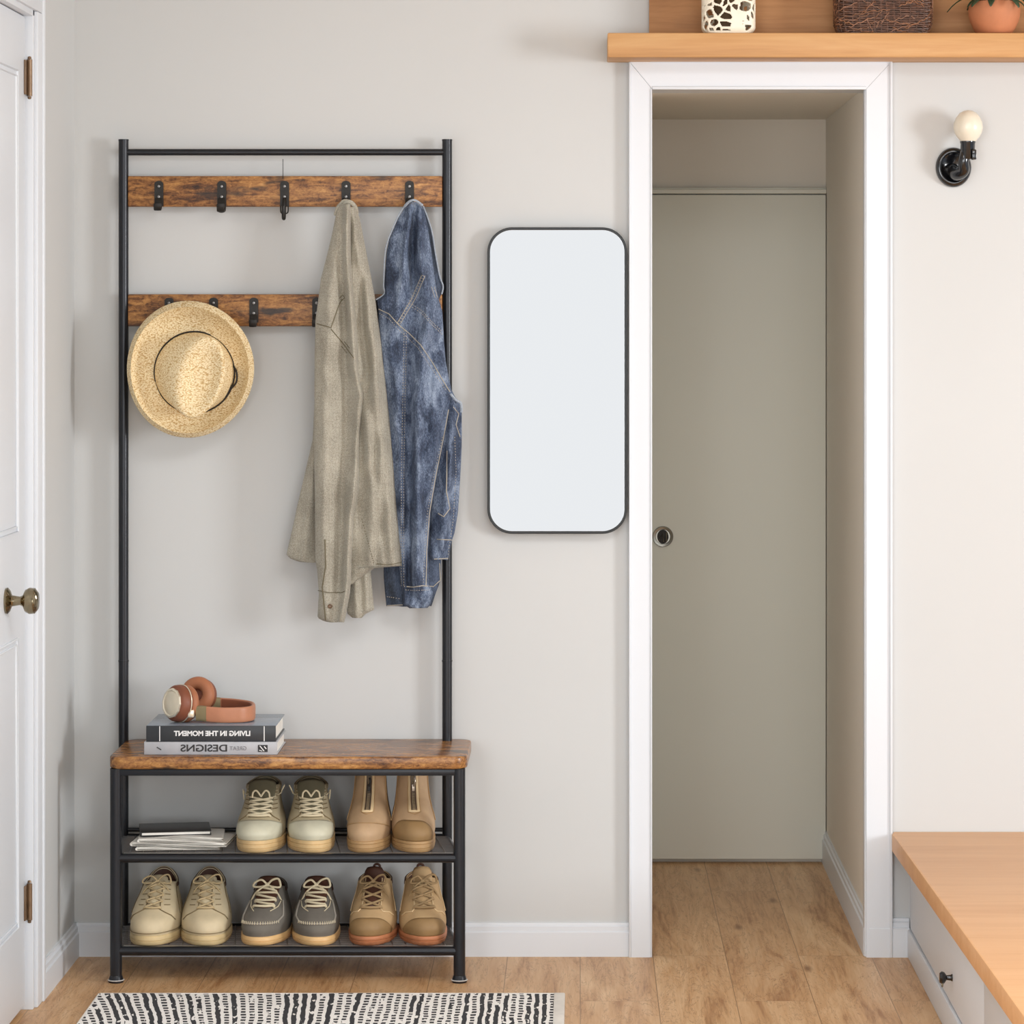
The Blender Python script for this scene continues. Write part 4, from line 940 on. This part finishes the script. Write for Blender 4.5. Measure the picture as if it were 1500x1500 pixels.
# ------------------------------------------------------------------ high oak shelf and what stands on it
YS = -.15
xs0 = P(890, 0, YS).x; zs1 = P(0, 48, YS).z; zs0 = P(0, 84, YS).z
sh = empty('wall_shelf', (1.3, -.075, zs0), 'thick light oak wall shelf with wooden backboard above the door opening', 'shelf')
mb = MB(); boxm(mb, (xs0, YS, zs0), (2.4, -.001, zs1), .003); mb.build('shelf_board', 'oak_shelf', sh)
xbk = P(951, 0, -.02).x; poly = [(xbk, 0, zs1), (2.4, 0, zs1), (2.4, 0, zs1 + .30), (xbk + .10, 0, zs1 + .30)] + [(xbk + .10 - .10 * math.sin(t * PI / 16), 0, zs1 + .20 + .10 * math.cos(t * PI / 16)) for t in range(1, 9)]
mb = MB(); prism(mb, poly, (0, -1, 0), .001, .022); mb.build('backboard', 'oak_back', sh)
ZS = zs1 + .0005
def lantern():
    Y = -.105; c = P(1067, 0, Y); w = .0605; h = .125
    r = empty('carved_lantern', (c.x, Y, ZS), 'ivory openwork ceramic candle holder on the left part of the oak shelf', 'candle holder')
    seeds = [Vector((random.uniform(0, 2 * PI), random.uniform(0, h), 0)) for _ in range(170)]
    nu, nv = 210, 96; vs = []; keep = []
    def pos(u, v, ins=0):
        z = v * h; t = 1 if .12 < v < .88 else (math.sin((v / .12) * PI / 2) if v <= .12 else math.sin(((1 - v) / .12) * PI / 2)); k = (.80 + .20 * t) * (w - ins)
        cu, su = math.cos(u), math.sin(u); q = (abs(cu) ** 4 + abs(su) ** 4) ** (-.25)
        return Vector((c.x + k * q * cu, Y + .72 * k * q * su, ZS + z))
    for j in range(nv + 1):
        for i in range(nu): vs.append(pos(2 * PI * i / nu, j / nv))
    fs = []
    for j in range(nv):
        for i in range(nu):
            u, z = 2 * PI * (i + .5) / nu, (j + .5) / nv * h
            ds = sorted(math.hypot(min(abs(u - s.x), 2 * PI - abs(u - s.x)) * w * 1.05, z - s.y) for s in seeds)[:2]
            if ds[1] - ds[0] < .0044 or ds[0] > .014 or j < 4 or j > nv - 4: fs.append([j * nu + i, j * nu + (i + 1) % nu, (j + 1) * nu + (i + 1) % nu, (j + 1) * nu + i])
    mb = MB(); mb.add(vs, fs); mb.build('carved_shell', 'ceramic', r, solid=.004, sharp=60)
    mb = MB(); lathe(mb, [(0, .003), (.030, .003), (.033, .01), (.033, .09), (.03, .092), (0, .085)], (c.x, Y, ZS), n=24, sy=.8); mb.build('inner_cup', 'ceramic_in', r)
lantern()
def basket():
    Y = -.082; a, b = P(1224, 0, Y).x, P(1362, 0, Y).x; cx = (a + b) / 2; w = (b - a) / 2; d = .052; h = .13
    r = empty('wicker_basket', (cx, Y, ZS), 'dark brown wicker basket in the middle of the oak shelf', 'basket')
    def pos(u, z, o=0):
        k = .93 + .07 * sstep(0, .03, z); cu, su = math.cos(u), math.sin(u); q = (abs(cu) ** 5 + abs(su) ** 5) ** (-.2)
        return Vector((cx + (w + o) * k * q * cu, Y + (d + o) * k * q * su, ZS + z))
    n = 60; mb = MB(); zsn = [0, .01, .03, .08, h]; vs = [pos(2 * PI * i / n, z, -.003) for z in zsn for i in range(n)]
    mb.add(vs, [[j * n + i, j * n + (i + 1) % n, (j + 1) * n + (i + 1) % n, (j + 1) * n + i] for j in range(4) for i in range(n)] + [list(range(n))[::-1]]); mb.build('body', 'twig2', r)
    mb = MB()
    for k in range(30):
        z = .003 + k * .0043; ph = (k % 2) * PI; m = 120
        tube(mb, [pos(2 * PI * i / m, z + .0012 * noise.noise(Vector((i * .2, k, 0))), .0015 + .0018 * math.cos(i * PI / 3 + ph)) for i in range(m)], .0019, 6, closed=True)
    for k in range(46):
        u = 2 * PI * k / 46; l = random.uniform(-.08, .08); tube(mb, [pos(u + l * t / 6, .002 + t / 6 * (h - .004), .0015) for t in range(7)], .0016, 6)
    mb.build('weave', 'twig', r)
    mb = MB()
    for k in range(70):
        u = PI + PI * random.random(); z0 = random.uniform(.01, h - .02); du = random.uniform(-.5, .5); dz = random.uniform(-.03, .03)
        tube(mb, [pos(u + du * t / 8, clamp(z0 + dz * t / 8 + .002 * math.sin(t * 2 + k), .003, h - .002), .0042) for t in range(9)], random.uniform(.0007, .0013), 5)
    mb.build('loose_twigs', 'twig_light', r)
    mb = MB(); tube(mb, [pos(2 * PI * i / 80, h, 0) for i in range(80)], .005, 8, closed=True); mb.build('rim', 'twig', r)
basket()
def pot():
    Y = -.098; c = P(1456.5, 0, Y); r = empty('potted_plant', (c.x, Y, ZS), 'small terracotta pot with dark green leaves at the right end of the oak shelf', 'plant')
    R_ = .0605
    mb = MB(); lathe(mb, [(0, 0), (.036, 0), (.042, .004), (.049, .014), (.0555, .028), (.0595, .042), (.0605, .055), (.0595, .067), (.0575, .075), (.0545, .075), (.056, .06), (.05, .03), (0, .02)], (c.x, Y, ZS), n=48); mb.build('pot', 'terracotta', r, sharp=50)
    mb = MB(); lathe(mb, [(0, .072), (.03, .071), (.054, .068)], (c.x, Y, ZS), n=32); mb.build('soil', 'soil', r)
    for k in range(26):
        a = 2 * PI * k / 26 + random.uniform(-.2, .2); L = random.uniform(.06, .10); el = random.uniform(-.25, .9); base = Vector((c.x + .015 * math.cos(a), Y + .015 * math.sin(a), ZS + .074))
        if math.sin(a) > .3: L *= .6
        pts = [base + Vector((math.cos(a), math.sin(a), 0)) * L * t * math.cos(el * t * .6) * (1 if math.cos(a) < 0 or True else 1) + Vector((0, 0, L * ((t * .75 - t * t * .95) if k % 2 and L > .05 else (t * 1.0 - t * t * (.9 - el * .5))))) for t in [i / 8 for i in range(9)]]
        mb = MB(); n = 9; side = Vector((-math.sin(a), math.cos(a), 0)); vs = []
        for i, p in enumerate(pts):
            w = .012 * math.sin(PI * (i + .4) / 8.8) ** .8; vs += [p - side * w, p - Vector((0, 0, .002)), p + side * w]
        mb.add(vs, [[i * 3 + j, i * 3 + j + 1, (i + 1) * 3 + j + 1, (i + 1) * 3 + j] for i in range(8) for j in range(2)]); mb.build('leaf', 'leaf', r, solid=.0008, sharp=80)
pot()

# ------------------------------------------------------------------ wall sconce
def sconce():
    c = P(1397, 245, -.01); r = empty('wall_sconce', (c.x, 0, c.z), 'black ceramic wall sconce with a bare opal bulb right of the door opening', 'wall lamp')
    mb = MB(); lathe(mb, [(.044, 0), (.0445, .006), (.042, .013), (.036, .017), (.031, .015), (.028, .010), (0, .009)], (c.x, 0, c.z), (0, -1, 0), 48, sx=.95, sy=1.06); mb.build('wall_plate', 'gloss_black', r, sharp=60)
    q = P(1415, 222, -.06)
    mb = MB(); tube(mb, smooth_path([(c.x - .002, -.006, c.z - .006), (c.x + .004, -.03, c.z - .018), (c.x + .018, -.052, c.z - .010), (q.x - .006, -.062, c.z + .010), (q.x - .001, -.062, q.z)], 6), [.016 - .004 * i / 24 for i in range(25)], 16); mb.build('arm', 'gloss_black', r)
    mb = MB(); lathe(mb, [(0, -.018), (.014, -.018), (.0165, -.014), (.0172, .018), (.0185, .021), (.0185, .024), (.015, .025), (0, .025)], (q.x + .004, -.062, q.z), n=32); so = mb.build('socket', 'gloss_black', r, sharp=40)
    mb = MB(); boxm(mb, (q.x + .012, -.082, q.z - .020), (q.x + .022, -.060, q.z + .004), .002); mb.build('switch', 'gloss_black', so)
    bz = P(1418, 185, -.06); mb = MB(); lathe(mb, [(0, .038), (.010, .0365), (.020, .031), (.028, .021), (.0335, .008), (.0345, -.004), (.032, -.016), (.026, -.026), (.019, -.034), (.0165, -.037)], (bz.x, -.062, bz.z), n=48); mb.build('bulb', 'bulb', r)
sconce()

# ------------------------------------------------------------------ built-in bench at the right
def bench():
    zt = EYE - 748 / K; zb = zt - .043; r = empty('storage_bench', (1.3, -1.2, 0), 'white storage bench with thick oak top along the right side', 'bench')
    xa, xb_ = .735, .7795; Yn = -2.5
    mb = MB(); n = 8; poly = [(xa + .03 * 0, -.002, 0)]
    poly = [(1.95, -.002, 0), (xa + .006, -.002, 0), (xa, -.03, 0), (xb_, Yn, 0), (1.95, Yn, 0)]
    bm = bmesh.new(); f = bm.faces.new([bm.verts.new(p) for p in poly]); e = bmesh.ops.extrude_face_region(bm, geom=[f])
    for v in e['geom']:
        if isinstance(v, bmesh.types.BMVert): v.co.z += zt - zb
    for v in bm.verts: v.co.z += zb
    bmesh.ops.bevel(bm, geom=bm.edges[:], offset=.003, segments=2, affect='EDGES', profile=.5); bm.verts.index_update()
    mb.add([v.co.copy() for v in bm.verts], [[v.index for v in f.verts] for f in bm.faces]); bm.free(); mb.build('bench_top', 'oak_bench', r)
    mb = MB(); boxm(mb, (.784, -.002, .0), (1.93, -2.45, zb)); mb.build('carcass', 'trim', r)
    for y0, y1 in ((-.03, -1.385), (-1.39, -2.44)):
        mb = MB(); boxm(mb, (.778, y0, .070), (.785, y1, zb - .002), .0015); dr = mb.build('drawer_front', 'trim', r)
        if y0 > -.1:
            k = Vector((.778, -.873, .129)); mb = MB(); lathe(mb, [(0, 0), (.008, 0), (.006, .004), (.005, .012), (.012, .017), (.0135, .022), (.010, .027), (0, .028)], k, (-1, 0, 0), 24, sx=.9); mb.build('knob', 'gloss_black', dr)
            mb = MB(); tube(mb, [k + Vector((-.02, -.002, -.008)), k + Vector((-.022, -.006, -.018))], .002, 8); mb.build('key', 'brassy', dr)
    mb = MB(); boxm(mb, (.772, -.004, 0), (.784, -2.45, .066), .003); mb.build('plinth', 'trim', r)
bench()

# ------------------------------------------------------------------ rug
def rug():
    a, b = P(146, 0, -.454).x, P(812, 0, -.454).x; y0, y1 = -.454, -1.25
    r = empty('patterned_rug', ((a + b) / 2, (y0 + y1) / 2, 0), 'black and white patterned woven rug on the oak floor in front of the hall tree', 'rug')
    nx, ny = 80, 50; mb = MB(); vs = []
    for j in range(ny + 1):
        for i in range(nx + 1):
            u, v = i / nx, j / ny; x = lerp(a, b, u); y = lerp(y0, y1, v) + .004 * noise.noise(Vector((x * 6, v, 0))); x += .003 * noise.noise(Vector((y * 8, u, 4)))
            vs.append(Vector((x, y, .007 + .0015 * noise.noise(Vector((x * 8, y * 8, 1))))))
    W = nx + 1; N = len(vs); vs += [Vector((v.x, v.y, .0005)) for v in vs]
    fs = []
    for j in range(ny):
        for i in range(nx): q = [j * W + i, j * W + i + 1, (j + 1) * W + i + 1, (j + 1) * W + i]; fs += [q, [N + k for k in q[::-1]]]
        for i in (0, nx): fs.append([j * W + i, (j + 1) * W + i, N + (j + 1) * W + i, N + j * W + i])
    for j in (0, ny):
        for i in range(nx): fs.append([j * W + i, j * W + i + 1, N + j * W + i + 1, N + j * W + i])
    mb.add(vs, fs); mb.build('woven_field', 'rug', r)
    mb = MB(); boxm(mb, (b - .001, y0 + .004, .0005), (b + .024, y1, .0085), .003); boxm(mb, (a - .004, y0 + .002, .0005), (a + .001, y1, .0075), .002); boxm(mb, (a, y0 - .001, .0005), (b + .02, y0 + .004, .0078), .002); mb.build('hem', 'rug_edge', r)
rug()

# ------------------------------------------------------------------ light, camera
def area(name, loc, target, size, power, col, sy=None):
    l = bpy.data.lights.new(name, 'AREA'); l.energy = power; l.color = col; l.size = size
    if sy: l.shape = 'RECTANGLE'; l.size_y = sy
    o = bpy.data.objects.new(name, l); COL.objects.link(o); o.location = loc; o.rotation_euler = (Vector(target) - Vector(loc)).to_track_quat('-Z', 'Y').to_euler(); return o
area('window_daylight', (5.4, -3.7, 1.6), (-.8, -.1, .95), 1.1, 200, (.98, .99, 1.0), 1.5)
area('passage_fill', (1.6, -8.6, 1.3), (.3, 1, .8), 2.2, 75, (.95, .98, 1.0), 2.2)  # added fill light, no real window; reaches deep into the passage
area('left_fill', (-1.75, -8.4, 1.25), (.5, 1, .6), 1.7, 125, (.95, .975, 1.0), 2.0)  # added fill from the left, brightens bench face and passage right wall
area('top_fill', (.5, -2.7, 2.6), (.5, -2.6, 0), 1.8, 56, (.92, .965, 1.0), 1.4)  # added overhead fill for floor and bench tops, not a real fixture
w = bpy.data.worlds.new('daylight'); scn.world = w; w.use_nodes = True; nt = w.node_tree
bg = nt.nodes['Background']; tc = nt.nodes.new('ShaderNodeTexCoord'); sx = nt.nodes.new('ShaderNodeSeparateXYZ'); cr = nt.nodes.new('ShaderNodeValToRGB')
nt.links.new(tc.outputs['Generated'], sx.inputs[0]); mr = nt.nodes.new('ShaderNodeMapRange'); mr.inputs['From Min'].default_value = -1; nt.links.new(sx.outputs['Z'], mr.inputs['Value'])
nt.links.new(mr.outputs[0], cr.inputs['Fac']); e = cr.color_ramp.elements
e[0].position = .36; e[0].color = (.52, .57, .66, 1); e[1].position = .62; e[1].color = (.56, .56, .56, 1)
for p_ in (.46, .52):
    q_ = e.new(p_); q_.color = (.89, .905, .92, 1)
nt.links.new(cr.outputs[0], bg.inputs['Color']); bg.inputs['Strength'].default_value = 1.0
cam = bpy.data.cameras.new('camera'); co = bpy.data.objects.new('camera', cam); COL.objects.link(co)
co.location = (0, -D, EYE); co.rotation_euler = (PI / 2, 0, 0)
cam.sensor_width = 36; cam.lens = K * D / 1500 * 36; cam.shift_x = (750 - 850) / 1500; cam.shift_y = -(750 - 470) / 1500; cam.clip_start = .05
scn.camera = co
vs_ = scn.view_settings; vs_.view_transform = 'Standard'; vs_.look = 'None'; vs_.gamma = 1; vs_.use_curve_mapping = False; vs_.exposure = -0.06
